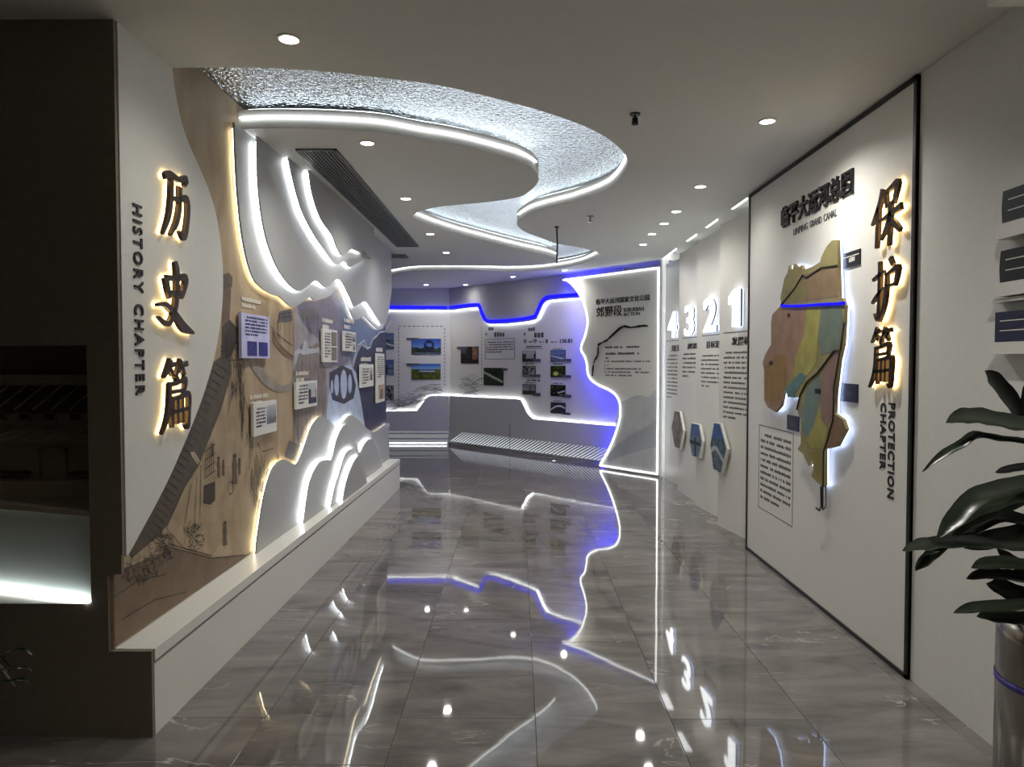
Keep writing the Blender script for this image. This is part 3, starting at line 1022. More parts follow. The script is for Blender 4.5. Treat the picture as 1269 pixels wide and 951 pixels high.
STROKES = {
 '历': [[(16, 84, 7), (30, 90, 10), (60, 90, 7), (82, 95, 11), (76, 84, 4)], [(36, 90, 8), (34, 60, 9), (26, 30, 8), (8, 2, 3)],
       [(36, 58, 6), (56, 60, 7), (84, 66, 10), (86, 40, 9), (74, 8, 9), (58, 14, 3)], [(62, 80, 9), (60, 50, 9), (50, 26, 8), (30, 4, 3)]],
 '史': [[(24, 74, 9), (30, 56, 8), (34, 46, 5)], [(26, 74, 6), (50, 76, 7), (78, 80, 9), (74, 64, 8), (66, 50, 5)], [(32, 54, 5), (66, 56, 6)],
       [(50, 100, 6), (54, 84, 10), (52, 50, 9), (44, 26, 8), (28, 10, 6), (4, 18, 2)], [(2, 34, 3), (24, 36, 6), (48, 24, 9), (70, 8, 12), (100, 0, 3)]],
 '篇': [[(34, 100, 8), (24, 86, 8), (12, 76, 3)], [(26, 90, 5), (48, 94, 6)], [(34, 86, 8), (40, 78, 5)],
       [(66, 100, 8), (58, 86, 8), (48, 78, 3)], [(60, 90, 5), (88, 95, 7)], [(70, 88, 8), (78, 78, 5)],
       [(48, 78, 9), (56, 70, 6)], [(30, 66, 6), (54, 68, 6), (80, 72, 8), (76, 56, 6)], [(32, 55, 5), (76, 57, 5)],
       [(30, 68, 7), (28, 40, 8), (20, 18, 7), (4, 0, 3)],
       [(38, 46, 7), (37, 26, 7), (36, 6, 5)], [(38, 46, 5), (64, 48, 6), (90, 50, 9), (90, 26, 8), (86, 4, 7), (76, 8, 3)], [(54, 46, 6), (53, 10, 5)], [(70, 46, 6), (69, 10, 5)], [(24, 27, 5), (56, 28, 5), (84, 30, 5)]],
 '保': [[(40, 98, 9), (30, 74, 9), (4, 44, 3)], [(26, 70, 8), (25, 40, 9), (22, 2, 7)], [(50, 90, 7), (52, 76, 7), (54, 64, 5)], [(50, 90, 6), (68, 94, 7), (88, 98, 10), (82, 80, 8), (76, 66, 5)],
       [(54, 67, 5), (78, 70, 5)], [(34, 46, 4), (60, 50, 7), (100, 58, 10)], [(66, 66, 8), (65, 34, 9), (63, 0, 6)], [(62, 46, 7), (52, 30, 7), (36, 14, 3)], [(68, 44, 6), (82, 32, 9), (98, 20, 6)]],
 '护': [[(4, 70, 5), (22, 74, 7), (46, 80, 6)], [(30, 98, 7), (31, 60, 9), (29, 20, 9), (24, 4, 7), (12, 14, 3)], [(2, 32, 4), (22, 42, 8), (48, 54, 3)],
       [(68, 100, 8), (78, 88, 7)], [(56, 74, 6), (76, 78, 7), (96, 82, 10), (92, 66, 8), (86, 54, 5)], [(57, 55, 5), (88, 57, 5)], [(56, 76, 7), (55, 48, 9), (48, 24, 8), (32, 0, 3)]],
}
def character(ch, fr, box, d, parent, label, d_lift=0.03, th=0.018):
    u0, v0, u1, v1 = box
    def ribbon(scale, da, db):
        mb = MB()
        for st in STROKES[ch]:
            P = spline(st, 5)
            pts = [(u0 + (u1 - u0) * x / 100, v0 + (v1 - v0) * y / 100, w) for x, y, w in P]
            hw = [(u1 - u0) * p[2] / 100 * 0.62 * scale for p in pts]
            L_, R_ = [], []
            for i, p in enumerate(pts):
                a, b = pts[max(i - 1, 0)], pts[min(i + 1, len(pts) - 1)]
                dx, dy = b[0] - a[0], b[1] - a[1]
                l = math.hypot(dx, dy) or 1
                L_.append((p[0] - dy / l * hw[i], p[1] + dx / l * hw[i]))
                R_.append((p[0] + dy / l * hw[i], p[1] - dx / l * hw[i]))
            b0 = len(mb.v)
            for a, b in zip(L_, R_):
                mb.v += [fr.p(*a, db), fr.p(*b, db), fr.p(*b, da), fr.p(*a, da)]
            n = len(pts)
            for i in range(n - 1):
                q = b0 + i * 4
                for k in range(4):
                    l = (k + 1) % 4
                    mb.f.append((q + k, q + l, q + 4 + l, q + 4 + k))
            mb.f.append((b0 + 3, b0 + 2, b0 + 1, b0))
            e = b0 + (n - 1) * 4
            mb.f.append((e, e + 1, e + 2, e + 3))
        return mb
    o = ribbon(1.0, d + d_lift - th, d + d_lift).build('sign_character', M['bronze'], parent)
    o['label'] = label
    ribbon(0.7, d + d_lift - th - 0.006, d + d_lift - th - 0.001).build('halo_light', M['led_amber'], o)
    return o
for ch, (x0, y0, x1, y1), nm in (('历', (191, 212, 231, 297), 'first'), ('史', (187, 324, 233, 411), 'second'), ('篇', (191, 446, 231, 535), 'third')):
    u0, _ = LF.px(x0, (y0 + y1) / 2, HD)
    u1, _ = LF.px(x1, (y0 + y1) / 2, HD)
    _, v1 = LF.px((x0 + x1) / 2, y0, HD)
    _, v0 = LF.px((x0 + x1) / 2, y1, HD)
    character(ch, LF, (u0, v0, u1, v1), HD, hb, nm + ' bronze character of the history chapter with warm halo')
u0, v1 = LF.px(166, 252, HD)[0] * 0 + LF.px(165.5, 370, HD)[0], LF.px(165, 252, HD)[1]
v0 = LF.px(174, 490, HD)[1]
u1 = LF.px(176.5, 370, HD)[0]
hh = v1 - v0
for wd, s0, s1 in (('HISTORY', 0, .46), ('CHAPTER', .52, 1)):
    text('sign_lettering', wd, LF, (u0, v1 - hh * s1, u1, v1 - hh * s0), HD + 0.0005, M['ink'], hb, 0.006, 0.02, True, spacing=1.35)

# ------------------------------------------------------------------ wave layers, upper and lower
LD = [-0.134, -0.094, -0.054, -0.014]
def z6(pts):
    return [(280 + a / 4.136, 460 + b / 4.136) for a, b in pts]
up_edges = [
 [(291, 162), (294, 228), (301, 295), (312, 340), (324.6, 356.8), (338, 365), (348, 368.6), (361.6, 380.4), (371.7, 377), (383.5, 368.6), (392, 372), (408.7, 367), (420.5, 356.8), (428, 370), (437, 393), (443, 396), (451.5, 392), (460, 400), (469, 408), (475, 406), (481, 392)],
 [(319.5, 172), (320.5, 228), (326, 275), (334.6, 309), (348, 339), (365, 357.8), (375, 359.5), (392, 347.7), (405, 356), (420.4, 346), (432.3, 366), (439, 379.5), (445, 377), (453, 374), (459, 381), (469, 397), (475, 401.5), (482, 385)],
 [(358, 196), (365, 228), (375, 262), (388.5, 289), (402, 309), (417, 327.5), (427, 324), (435.5, 331), (449, 322.5), (454.7, 317.5)],
 [(383, 210.4), (388, 242), (398.5, 272), (412, 292), (418.7, 309), (426, 317), (435.5, 309), (447, 312.4), (454.7, 308)]]
up_label = ['upper wave board lying against the mural, widest of the hanging stack', 'upper wave board second out from the mural, ending at the wall corner',
            'upper wave board third out from the mural, shorter with a jagged lower edge', 'upper wave board outermost of the hanging stack beside the ceiling grille']
for k, e in enumerate(up_edges):
    D = LD[k]
    uv = spline(LF.pxs(e, D), 5)
    ue = U_END if k < 2 else LF.px(464, 284, D)[0]
    uv[0] = (uv[0][0], C)
    poly = uv + ([(U_END, uv[-1][1] + .25), (U_END, C)] if k < 2 else [(ue, C)])
    root = empty('wave_board', LF.p(sum(p[0] for p in uv) / len(uv), min(p[1] for p in uv), D))
    tag(root, up_label[k], 'wave board', 'layered wave boards on the history wall')
    MB().prism(LF, poly, D - 0.012, D).build('board', M['wave'], root)
    inn = offset_line(uv, 0.016)
    inn[0] = (inn[0][0], C - 0.03)
    led_strip('light_strip', LF, inn, D - 0.02, M['led_wave'] if k else M['led_warm'], root, 0.005)
    MB().prism(LF, [(p[0] + .02, p[1] + .0) for p in ((ue - .5, C - .3), (ue - .1, C - .3), (ue - .1, C - .01), (ue - .5, C - .01))], LD[k] - 0.035, D - 0.012).build('spacer', M['wave'], root)

lo_edges = [
 z6([(157, 915), (172, 800), (198, 640), (238, 505), (280, 460), (312, 456), (345, 476), (368, 470), (400, 400), (440, 285), (480, 236), (512, 240), (575, 292), (608, 252), (640, 226), (680, 250), (720, 292), (757, 312), (800, 290), (835, 265)]),
 z6([(402, 770), (418, 650), (438, 550), (478, 472), (515, 456), (545, 448), (570, 350), (600, 286), (622, 282), (650, 330), (678, 405), (690, 415), (713, 372), (740, 350), (762, 370), (790, 450), (806, 500)]),
 z6([(540, 698), (560, 600), (584, 520), (616, 424), (650, 400), (672, 412), (690, 450), (706, 520), (722, 580)]),
 z6([(598, 684), (615, 585), (640, 505), (668, 448), (690, 440), (706, 500), (727, 582)])]
lo_label = ['lower wave board lying against the mural, with three humps on the plinth', 'lower wave board second out from the mural, with two humps on the plinth',
            'lower wave board third out from the mural, single tall hump', 'lower wave board outermost, narrow single hump at the plinth edge']
for k, e in enumerate(lo_edges):
    D = LD[k]
    uv = spline(LF.pxs(e, D), 5)
    zb = 0.3685
    uv = [(min(u, U_END), max(v, zb)) for u, v in uv]
    uv[0] = (uv[0][0], zb)
    if k == 0:
        poly = uv + [(U_END, uv[-1][1]), (U_END, zb)]
    else:
        uv[-1] = (uv[-1][0], zb)
        poly = uv
    root = empty('wave_board', LF.p(sum(p[0] for p in uv) / len(uv), zb, D))
    tag(root, lo_label[k], 'wave board', 'layered wave boards on the history wall')
    MB().prism(LF, poly, D - 0.012, D).build('board', M['wave'], root)
    inn = [(u, max(v, zb + .008)) for u, v in offset_line(uv, -0.012)]
    led_strip('light_strip', LF, inn, D - 0.02, M['led_wave'] if k else M['led_warm'], root, 0.005)

# ------------------------------------------------------------------ ceiling air grille
def grille(x0, x1, y0, y1, n, label):
    g = empty('air_grille', ((x0 + x1) / 2, (y0 + y1) / 2, C - 0.012))
    tag(g, label, 'air grille')
    MB().box((x0, y0, C - .003), (x1, y1, C - .0005)).build('backing', M['black'], g)
    f = MB()
    f.box((x0, y0, C - .014), (x0 + .012, y1, C)); f.box((x1 - .012, y0, C - .014), (x1, y1, C))
    f.box((x0, y0, C - .014), (x1, y0 + .012, C)); f.box((x0, y1 - .012, C - .014), (x1, y1, C))
    f.build('frame', M['grille'], g)
    for k in range(n):
        X = x0 + .012 + (x1 - x0 - .024) * (k + .5) / n
        MB().box((X - .0045, y0 + .012, C - .013), (X + .0045, y1 - .012, C - .003)).build('slat', M['grille'], g)
grille(-1.455, -1.185, 4.585, 8.4, 10, 'long dark linear air grille in the ceiling beside the wave boards')
grille(-1.75, -1.45, 9.05, 9.3, 8, 'short dark air grille past the end of the history wall')

# ------------------------------------------------------------------ downlights
def downlight(px, py, where, r=0.052, watts=SPOT_W, pos=None):
    p = pos or onz(px, py, C)
    g = empty('downlight', (p.x, p.y, C))
    tag(g, 'small round recessed downlight ' + where, 'downlight', 'recessed ceiling downlights')
    MB().lathe([(r, -.004), (r, 0.0), (r * .8, 0.0), (r * .8, -.006), (r, -.004)], (p.x, p.y, C), 24).build('ring', M['white'], g, True)
    MB().lathe([(r * .78, -.003), (0.0001, -.003)], (p.x, p.y, C), 20).build('lens', M['lens'], g)
    l = bpy.data.lights.new('downlight_lamp', 'SPOT')
    l.energy = watts
    l.spot_size = math.radians(150)
    l.spot_blend = 1.0
    l.shadow_soft_size = 0.045
    l.color = (1.0, 0.965, 0.89)
    lo = bpy.data.objects.new('downlight_lamp', l)
    COL.objects.link(lo)
    lo.parent = g
    lo.location = (0, 0, -0.02)
for x_, y_, where in ((358, 48, 'in the plain ceiling before the history board'), (455, 177, 'beside the grille end close to the history board'), (503, 246, 'beside the grille end close to the end wall'),
                      (951, 150, 'over the framed map panel'), (868, 231, 'over the number one panel'), (838, 262, 'over the number two panel'), (823, 277, 'over the number three panel'),
                      (808, 290, 'over the number four panel'), (797, 303, 'before the light-outlined screen wall'), (533, 290, 'on the narrow ceiling tongue'), (553, 313, 'on the narrow ceiling tongue'),
                      (528, 353, 'before the blue light line of the end wall'), (577, 353, 'before the blue light line of the end wall'), (636, 343, 'before the blue light line of the end wall'), (700, 335, 'above the peak of the light-outlined screen wall')):
    downlight(x_, y_, where, watts=SPOT_W * (.5 if 780 < x_ < 900 or x_ == 358 else 1.6 if x_ == 951 else 1 if y_ < 300 else .1 if x_ in (636, 577) else .6))
downlight(0, 0, 'out of view, added to brighten the near right wall', watts=SPOT_W * 2.1, pos=Vector((1.1, 1.6, C)))  # unseen extra lamp, put in to lift the near right wall

# ------------------------------------------------------------------ small ceiling fixtures
p = onz(787, 141, C)
g = empty('ceiling_spotlight', (p.x, p.y, C))
tag(g, 'small black surface spotlight hanging from the plain ceiling', 'spotlight')
MB().lathe([(.03, 0), (.03, -.008), (.001, -.008)], (p.x, p.y, C), 16).build('mount', M['black'], g)
MB().lathe([(.006, -.006), (.006, -.025)], (p.x, p.y, C), 8).build('stem', M['black'], g)
MB().lathe([(.001, -.022), (.017, -.024), (.02, -.06), (.015, -.062), (.001, -.058)], (p.x, p.y, C), 16).build('lamp_head', M['black'], g, True)
p = onz(731.5, 268, C)
g = empty('sprinkler', (p.x, p.y, C))
tag(g, 'small metal sprinkler head below the ceiling bulge', 'sprinkler')
MB().lathe([(.035, 0), (.035, -.006), (.012, -.01)], (p.x, p.y, C), 16).build('plate', M['steel'], g)
MB().lathe([(.01, -.008), (.01, -.05), (.001, -.05)], (p.x, p.y, C), 10).build('stem', M['steel'], g)
MB().lathe([(.001, -.055), (.026, -.055), (.026, -.058), (.001, -.058)], (p.x, p.y, C), 12).build('deflector', M['steel'], g)
p = onz(690, 281, C)
q2 = ony(690, 326, p.y)
g = empty('hanging_rod', (p.x, p.y, q2.z))
tag(g, 'thin black rod hanging down under the ceiling channel', 'rod')
MB().tube([Vector((p.x, p.y, C)), Vector((p.x + .006, p.y, (C + q2.z) / 2)), Vector((p.x, p.y, q2.z))], 0.009, 8).build('rod', M['black'], g)
MB().lathe([(.025, 0), (.025, -.01), (.005, -.014)], (p.x, p.y, C), 12).build('mount', M['black'], g)
bx_ = empty('ceiling_box', (1.7, 1.5, 2.7))
tag(bx_, 'white boxed-in ceiling duct above the plant', 'duct')
MB().box((1.482, 0.6, 2.7), (1.95, 2.235, C - .001)).build('casing', M['white'], bx_)
MB().box((1.55, 0.9, 2.696), (1.88, 1.9, 2.7)).build('access_panel', M['white'], bx_)

# ------------------------------------------------------------------ protection wall panel
pp = empty('protection_panel', RF.p(1.2, 0, 0))
tag(pp, 'large white wall panel in a black frame with map and protection chapter characters', 'wall panel')
PU1 = RF.px(1134.5, 470)[0]
pd = 0.012
MB().fbox(RF, 0.0, 0.004, PU1, 2.972, 0.0005, pd).build('panel', M['satin'], pp)
for nm, bb in (('frame_side', (0.0, 0, 0.024, 2.975)), ('frame_side', (PU1 - .024, 0, PU1, 2.975)), ('frame_rail', (0, 2.95, PU1, 2.975)), ('frame_rail', (0, 0, PU1, 0.022))):
    MB().fbox(RF, *bb, 0.0004, 0.02).build(nm, M['black'], pp)
for ch, (x0, y0, x1, y1), nm in (('保', (1086, 231, 1124, 306), 'first'), ('护', (1087, 321, 1121, 398), 'second'), ('篇', (1083, 406, 1115, 481), 'third')):
    u0 = RF.px(x0, (y0 + y1) / 2, pd)[0]
    u1 = RF.px(x1, (y0 + y1) / 2, pd)[0]
    v1 = RF.px((x0 + x1) / 2, y0, pd)[1]
    v0 = RF.px((x0 + x1) / 2, y1, pd)[1]
    character(ch, RF, (u0, v0, u1, v1), pd, pp, nm + ' bronze character of the protection chapter with warm halo', 0.034)
for body, x0, x1, y0, y1 in (('PROTECTION', 1101, 1109, 499, 617), ('CHAPTER', 1091, 1098, 499, 582)):
    text('sign_lettering', body, RF, (RF.px(x0, 550, pd)[0], RF.px(x0, y1, pd)[1], RF.px(x1, 550, pd)[0], RF.px(x0, y0, pd)[1]), pd + .0005, M['ink'], pp, 0.003, 0.03, True, spacing=1.15)
text('map_title', '临平大运河总图', RF, pbox(RF, (970, 258), (970, 284), 1058, pd), pd + .0005, M['ink'], pp, 0.014, 0.022)
sb = pbox(RF, (984, 284), (984, 292), 1037, pd)
for wd, s0, s1 in (('LINPING', 0, .36), ('GRAND', .41, .68), ('CANAL', .73, 1)):
    text('map_subtitle', wd, RF, (sb[0] + (sb[2] - sb[0]) * s0, sb[1], sb[0] + (sb[2] - sb[0]) * s1, sb[3]), pd + .0005, M['greyink'], pp, 0.004, 0.0)
bu = pbox(RF, (941, 526), (941, 629), 983, pd)
MBx = MB()
for a, b, c, e in ((bu[0], bu[1], bu[2], bu[1] + .005), (bu[0], bu[3] - .005, bu[2], bu[3]), (bu[0], bu[1], bu[0] + .006, bu[3]), (bu[2] - .006, bu[1], bu[2], bu[3])):
    MBx.fbox(RF, a, b, c, e, pd + .0004, pd + .0015)
MBx.build('text_border', M['greyink'], pp)
text_lines('panel_text', RF, (bu[0] + .04, bu[1] + .06, bu[2] - .03, bu[3] - .06), 11, pd + .0006, M['greyink'], pp, 31, cw=.85, fill=.5, last=.65)

# ------------------------------------------------------------------ relief map
mp = empty('relief_map', RF.p(1.0, 0.9, pd))
tag(mp, 'multi-coloured cut-out district map with blue-white back glow in the black frame', 'map')
outl = [(1037.3, 297.6), (1031, 298), (1024, 306), (1018, 318), (1016, 325), (1006, 331), (1000, 333), (995, 334), (993, 329), (989, 332), (984, 327), (982, 334), (978.5, 334), (977.5, 329), (976, 338), (972, 345), (969.6, 357), (967, 369), (968.4, 378), (957, 390),
        (955.5, 400), (955.5, 427), (948, 440), (945, 450), (947, 460), (946.8, 496), (951.4, 505), (961, 511), (968, 503), (972.5, 480), (976, 492), (984, 493), (992, 490),
        (988.5, 510), (992, 520), (992.5, 550), (988.4, 557), (995, 563), (1002, 578), (1007, 570), (1008, 582), (1005, 590), (1018.4, 604), (1021.7, 602), (1021.7, 557), (1037.6, 553), (1048.5, 532), (1044.4, 520), (1034, 512), (1035, 487), (1040, 446), (1044.4, 427), (1046, 400), (1047, 379), (1044, 370), (1039.7, 369), (1038.5, 335)]
dm = pd + 0.045
muv = RF.pxs(outl, dm)
MB().prism(RF, muv, dm - 0.02, dm).build('map_plate', shade('map_olive', (142, 132, 88)), mp)
led = offset_line(muv + [muv[0]], 0.008)
MB().tube([RF.p(u, v, pd + .018) for u, v in led], .006, 4).build('halo_strip', M['led_ice'], mp)
def region(name, pts, rgb, k):
    uv = RF.pxs(pts, dm)
    return MB().flat(RF, uv, dm + .0006 + .0003 * k).build(name, shade('map_%d_%d_%d' % rgb, rgb), mp)
region('map_region', [(969, 377), (973, 360), (985, 356), (996, 340), (1012, 336), (1038, 331), (1038.5, 335), (1039, 368)], (132, 110, 84), 1)
region('map_region', [(969, 376), (972, 362), (985, 356), (992, 346), (994, 352), (1000, 362), (994, 374)], (128, 124, 74), 2)
region('map_region', [(957, 391), (968, 381), (1000, 379), (996, 420), (986, 440), (980, 470), (974, 470), (972.5, 480), (968, 503), (961, 510), (951, 504), (947, 495), (947, 461), (948, 441), (956, 427)], (150, 118, 98), 1)
region('map_region', [(960, 440), (975, 440), (976, 470), (968, 495), (956, 500), (949, 495), (948, 460)], (142, 112, 66), 2)
region('map_region', [(1000, 379), (1018, 378), (1014, 420), (1012, 450), (1000, 466), (990, 478), (984, 470), (986, 440), (996, 418)], (156, 150, 80), 3)
region('map_region', [(1018, 378), (1043, 377), (1045, 400), (1043, 427), (1034, 435), (1018, 440), (1014, 424)], (104, 116, 104), 3)
region('map_region', [(984, 470), (992, 462), (1000, 466), (990, 480), (984, 492), (976, 492), (974, 482)], (86, 120, 122), 4)
region('map_region', [(1034, 436), (1041, 437), (1036, 470), (1034, 512), (1025, 530), (1018, 520), (1016, 480), (1022, 455)], (128, 102, 94), 3)
region('map_region', [(1000, 482), (1016, 465), (1016, 500), (1006, 540), (996, 540), (992, 515)], (104, 124, 118), 2)
region('map_region', [(1016, 500), (1018, 520), (1026, 532), (1020, 556), (1004, 556), (1000, 544), (1008, 530)], (150, 144, 76), 3)
region('map_region', [(1034, 514), (1044, 521), (1048, 532), (1037, 552), (1022, 556), (1026, 534)], (126, 100, 72), 2)
region('map_region', [(1000, 560), (1020, 558), (1020, 601), (1012, 592), (1008, 570)], (134, 118, 62), 2)
def mline(name, pts, m, r):
    uv = RF.pxs(pts, dm)
    return MB().tube([RF.p(u, v, dm + .003) for u, v in uv], r, 4).build(name, m, mp)
mline('map_boundary', [(968, 378), (985, 358), (995, 341), (1000, 344), (1018, 332), (1038, 329)], M['ink'], .005)
mline('map_boundary', [(1047, 400), (1042, 434), (1034, 435), (1014, 462), (1000, 474), (992, 490), (988, 508)], M['ink'], .006)
mline('map_boundary', [(1041, 437), (1034, 480), (1033, 520), (1026, 545), (1021, 560), (1020, 632)], M['ink'], .005)
mline('map_river', [(969, 379), (985, 379.5), (1005, 378.5), (1025, 377), (1040, 376.5), (1047, 375.5)], M['led_blue'], .011)
mline('map_hook', [(1018, 603), (1018.5, 628), (1016, 633), (1012, 630)], M['ink'], .006)
mline('map_hook', [(1024, 602), (1024, 628), (1021, 632)], M['steel'], .005)
for px_, py_, bw in ((951, 446, 9), (1007, 481, 12), (973, 388, 8)):
    b_ = pbox(RF, (px_, py_), (px_, py_ + 6), px_ + bw, dm)
    text_lines('map_text', RF, b_, 1, dm + .004, M['ink'], mp, px_, cw=.7, fill=1, last=1, gap=0)
def plaque(tl, bl, rx, label, seed, light):
    b_ = pbox(RF, tl, bl, rx, pd)
    r = MB().fbox(RF, *b_, pd + .0005, pd + .010).build('map_plaque', M['navy'] if not light else M['screen'])
    tag(r, label, 'plaque', 'name plaques round the map')
    w_ = b_[2] - b_[0]
    h_ = b_[3] - b_[1]
    text_lines('plaque_text', RF, (b_[0] + w_ * .2, b_[1] + h_ * .3, b_[2] - w_ * .2, b_[3] - h_ * .35), 1, pd + .0106, M['paleink'] if light else M['greyink'], r, seed, cw=.6, fill=1, last=1, gap=0)
    if light:
        MB().fbox(RF, b_[0], b_[3] - h_ * .34, b_[2], b_[3] - h_ * .28, pd + .0102, pd + .0112).build('line', M['paleink'], r)
plaque((1047, 315), (1047, 333), 1067, 'black plaque with a white line beside the top of the map', 41, True)
plaque((1043, 475), (1043, 497), 1064, 'navy plaque beside the glowing east edge of the map', 42, False)
plaque((977, 514), (977, 532), 991, 'small navy plaque in the notch of the map above the text box', 43, False)

# ------------------------------------------------------------------ numbered fins
fin_px = [((924.8, 668.8), (889.3, 651)), ((889.3, 641), (862, 626.4)), ((862, 622), (840, 608.6)), ((839.5, 601), (821, 591.5))]
nums = ['1', '2', '3', '4']
heads = ['发展机遇', '目标定位', '战略思路', '规划']
dig = [(907, 361, 406, 923), (877, 371, 412, 891), (853, 380, 417, 863), (832, 388, 419, 841)]
headpx = [(907, 418, 429, 938), (876, 423, 432, 898), (852, 426, 433, 867), (832, 428, 436, 845)]
linepx = [(897, 413.5, 930), (870, 417, 892), (846, 420, 864), (826, 423.5, 841)]
txtpx = [(897, 436, 521, 930, 14), (869, 440, 482, 891, 8), (846, 438, 470, 863, 6), (827, 440, 495, 840, 12)]
fins = []
for k, (a, b) in enumerate(fin_px):
    A, B = onz(*a, 0), onz(*b, 0)
    di = (A - B).normalized()
    L_ = (A - B).length + 0.38
    B = Vector((B.x, B.y, 0))
    fr = Frame(B, (di.x, di.y))
    # the near end stays inside the recess
    while fr.p(L_, 0).x > 2.27 or fr.p(L_, 0).y < 5.9:
        L_ -= .02
    fins.append((fr, L_))
    root = empty('numbered_panel', fr.p(L_ / 2, 0))
    tag(root, 'tall white angled wall panel with the glowing number ' + ('one, next to the black frame', 'two, between numbers one and three', 'three, between numbers two and four', 'four, next to the screen wall')[k], 'wall panel', 'numbered wall panels')
    e0 = .09 if k == 3 else 0
    MB().fbox(fr, e0, 0, L_, 2.9, -0.03, 0).build('board', M['satin'], root)
    MB().tube([fr.p(e0 + .02, .02, -.04), fr.p(e0 + .02, 2.88, -.04)], .004, 4).build('edge_light', M['led_wave'], root)
    x0, y0, y1, x1 = dig[k]
    b_ = pbox(fr, (x0, y0), (x0, y1), x1, 0)
    if k == 0:
        one = [(.42, 0), (.86, 0), (.86, 1), (.5, 1), (.12, .82), (.12, .62), (.42, .76)]
        def slab(dx, da, db, name, m_):
            return MB().prism(fr, [(b_[0] + (b_[2] - b_[0]) * (a + dx), b_[1] + (b_[3] - b_[1]) * c) for a, c in one], da, db).build(name, m_, root)
        slab(0, .028, .048, 'number', M['digit'])['label'] = 'white lit numeral'
        slab(.06, .012, .027, 'number_back', M['navy'])
        slab(0, .006, .010, 'number_halo', M['led_ice'])
    else:
      text('number', nums[k], fr, b_, 0.028, M['digit'], root, 0.02, 0.012, label='white lit numeral')
      text('number_back', nums[k], fr, (b_[0], b_[1] - .004, b_[2] + .01, b_[3]), 0.012, M['navy'], root, 0.015, 0.02)
      text('number_halo', nums[k], fr, b_, 0.006, M['led_ice'], root, 0.004, 0.012)
    x0, y0, x1 = linepx[k]
    u0, v0 = fr.px(x0, y0)
    u1, _ = fr.px(x1, y0)
    MB().fbox(fr, u0, v0, min(u1, L_), v0 + .008, .0003, .002).build('rule', M['greyink'], root)
    x0, y0, y1, x1 = headpx[k]
    bb = pbox(fr, (x0, y0), (x0, y1), x1)
    text('heading', heads[k], fr, (bb[0], bb[1], min(bb[2], L_ - .01), bb[3]), .0005, M['ink'], root, .003, .018)
    x0, y0, y1, x1, rows = txtpx[k]
    u0, v1 = fr.px(x0, y0)
    _, v0 = fr.px(x0, y1)
    u1, _ = fr.px(x1, (y0 + y1) / 2)
    text_lines('panel_text', fr, (u0, v0, min(u1, L_ - .02), v1), rows, .0006, M['greyink'], root, 60 + k, cw=.9, fill=.45, last=.5)
    MB().box((2.0, fr.p(0, 0).y - .3, C + .085), (2.1, fr.p(0, 0).y + .1, C + .1)).build('top_light', M['led_soft'], root)

hexes = [([(885, 525), (892, 526), (900, 556.5), (893.5, 586), (884, 581), (880.5, 551)], 'aerial', 'hexagonal plate with a dark aerial view on the edge of panel 1'),
         ([(857, 525), (866, 527), (869.5, 547), (866, 567), (858, 565), (854.5, 546)], 'cross', 'hexagonal plate with a river crossing view on the edge of panel 2'),
         ([(836, 510), (842, 511), (846, 534), (842, 556), (836, 553), (832.5, 531)], 'other', 'hexagonal plate with a brown town view on the edge of panel 3')]
for k, (pts, kind, label) in enumerate(hexes):
    fr = fins[k][0]
    D = 0.05
    uv = fr.pxs(pts, D)
    cu = sum(p[0] for p in uv) / 6
    cv = sum(p[1] for p in uv) / 6
    root = empty('hexagon_plate', fr.p(cu, min(p[1] for p in uv), D))
    tag(root, label, 'picture', 'hexagonal plates on the numbered panels')
    big = [(cu + (u - cu) * 1.1, cv + (v - cv) * 1.05) for u, v in uv]
    MB().prism(fr, big, D - .03, D - .001).build('plate', M['satin'], root)
    MB().fbox(fr, max(cu, .004), cv - .04, max(cu, .004) + .05, cv + .04, 0.0005, D - .03).build('bracket', M['steel'], root)
    us = [p[0] for p in uv]
    vs_ = [p[1] for p in uv]
    def inside(s, t, uv=uv, us=us, vs_=vs_):
        X = min(us) + (max(us) - min(us)) * s
        Y = min(vs_) + (max(vs_) - min(vs_)) * t
        c = False
        for i in range(6):
            (x1, y1), (x2, y2) = uv[i], uv[(i + 1) % 6]
            if (y1 > Y) != (y2 > Y) and X < (x2 - x1) * (Y - y1) / (y2 - y1) + x1:
                c = not c
        return c
    picture('picture', fr, (min(us), min(vs_), max(us), max(vs_)), kind, D + .001, root, 30, 44, 70 + k, inside)

# ------------------------------------------------------------------ suburban section screen wall
sp = empty('suburban_screen', SF.p(0.9, 0))
tag(sp, 'white screen wall with a wavy edge outlined in white light about the suburban section', 'screen wall')
wav = [(697, 347), (706, 352), (716, 364), (723, 380), (726.5, 398), (724, 414), (719, 428), (719, 436), (724, 445), (726, 455), (727, 464), (732, 473), (742, 480), (755, 486), (763, 493), (767, 504), (766, 520), (760, 540), (752, 558), (742, 575)]
TOPV = 2.885
wuv = spline(SF.pxs(wav, 0), 5)
wuv[0] = (wuv[0][0], TOPV)
ru = SF.px(817, 460)[0]
wuv[-1] = (wuv[-1][0], 0.02)
MB().prism(SF, wuv + [(ru, 0.02), (ru, TOPV)], -0.05, 0).build('screen', M['satin'], sp)
ring = [(u, min(max(v, .04), TOPV - .02)) for u, v in offset_line(wuv, 0.03)] + [(ru - .02, 0.04), (ru - .02, TOPV - .02)]
ring.append(ring[0])
MB().tube([SF.p(u, v, .008) for u, v in ring], .0085, 4).build('outline_light', M['led'], sp)
led_strip('blue_back_light', SF, offset_line(wuv, 0.02), -.065, M['led_blue_wash'], sp, .008)
MB().fbox(SF, wuv[-1][0] + .12, 0.0, ru, 0.3, -.16, -.05).build('foot', M['white'], sp)
MB().fbox(SF, ru + .002, 0, ru + .03, C - .004, -.16, -.01).build('side_post', M['white'], sp)
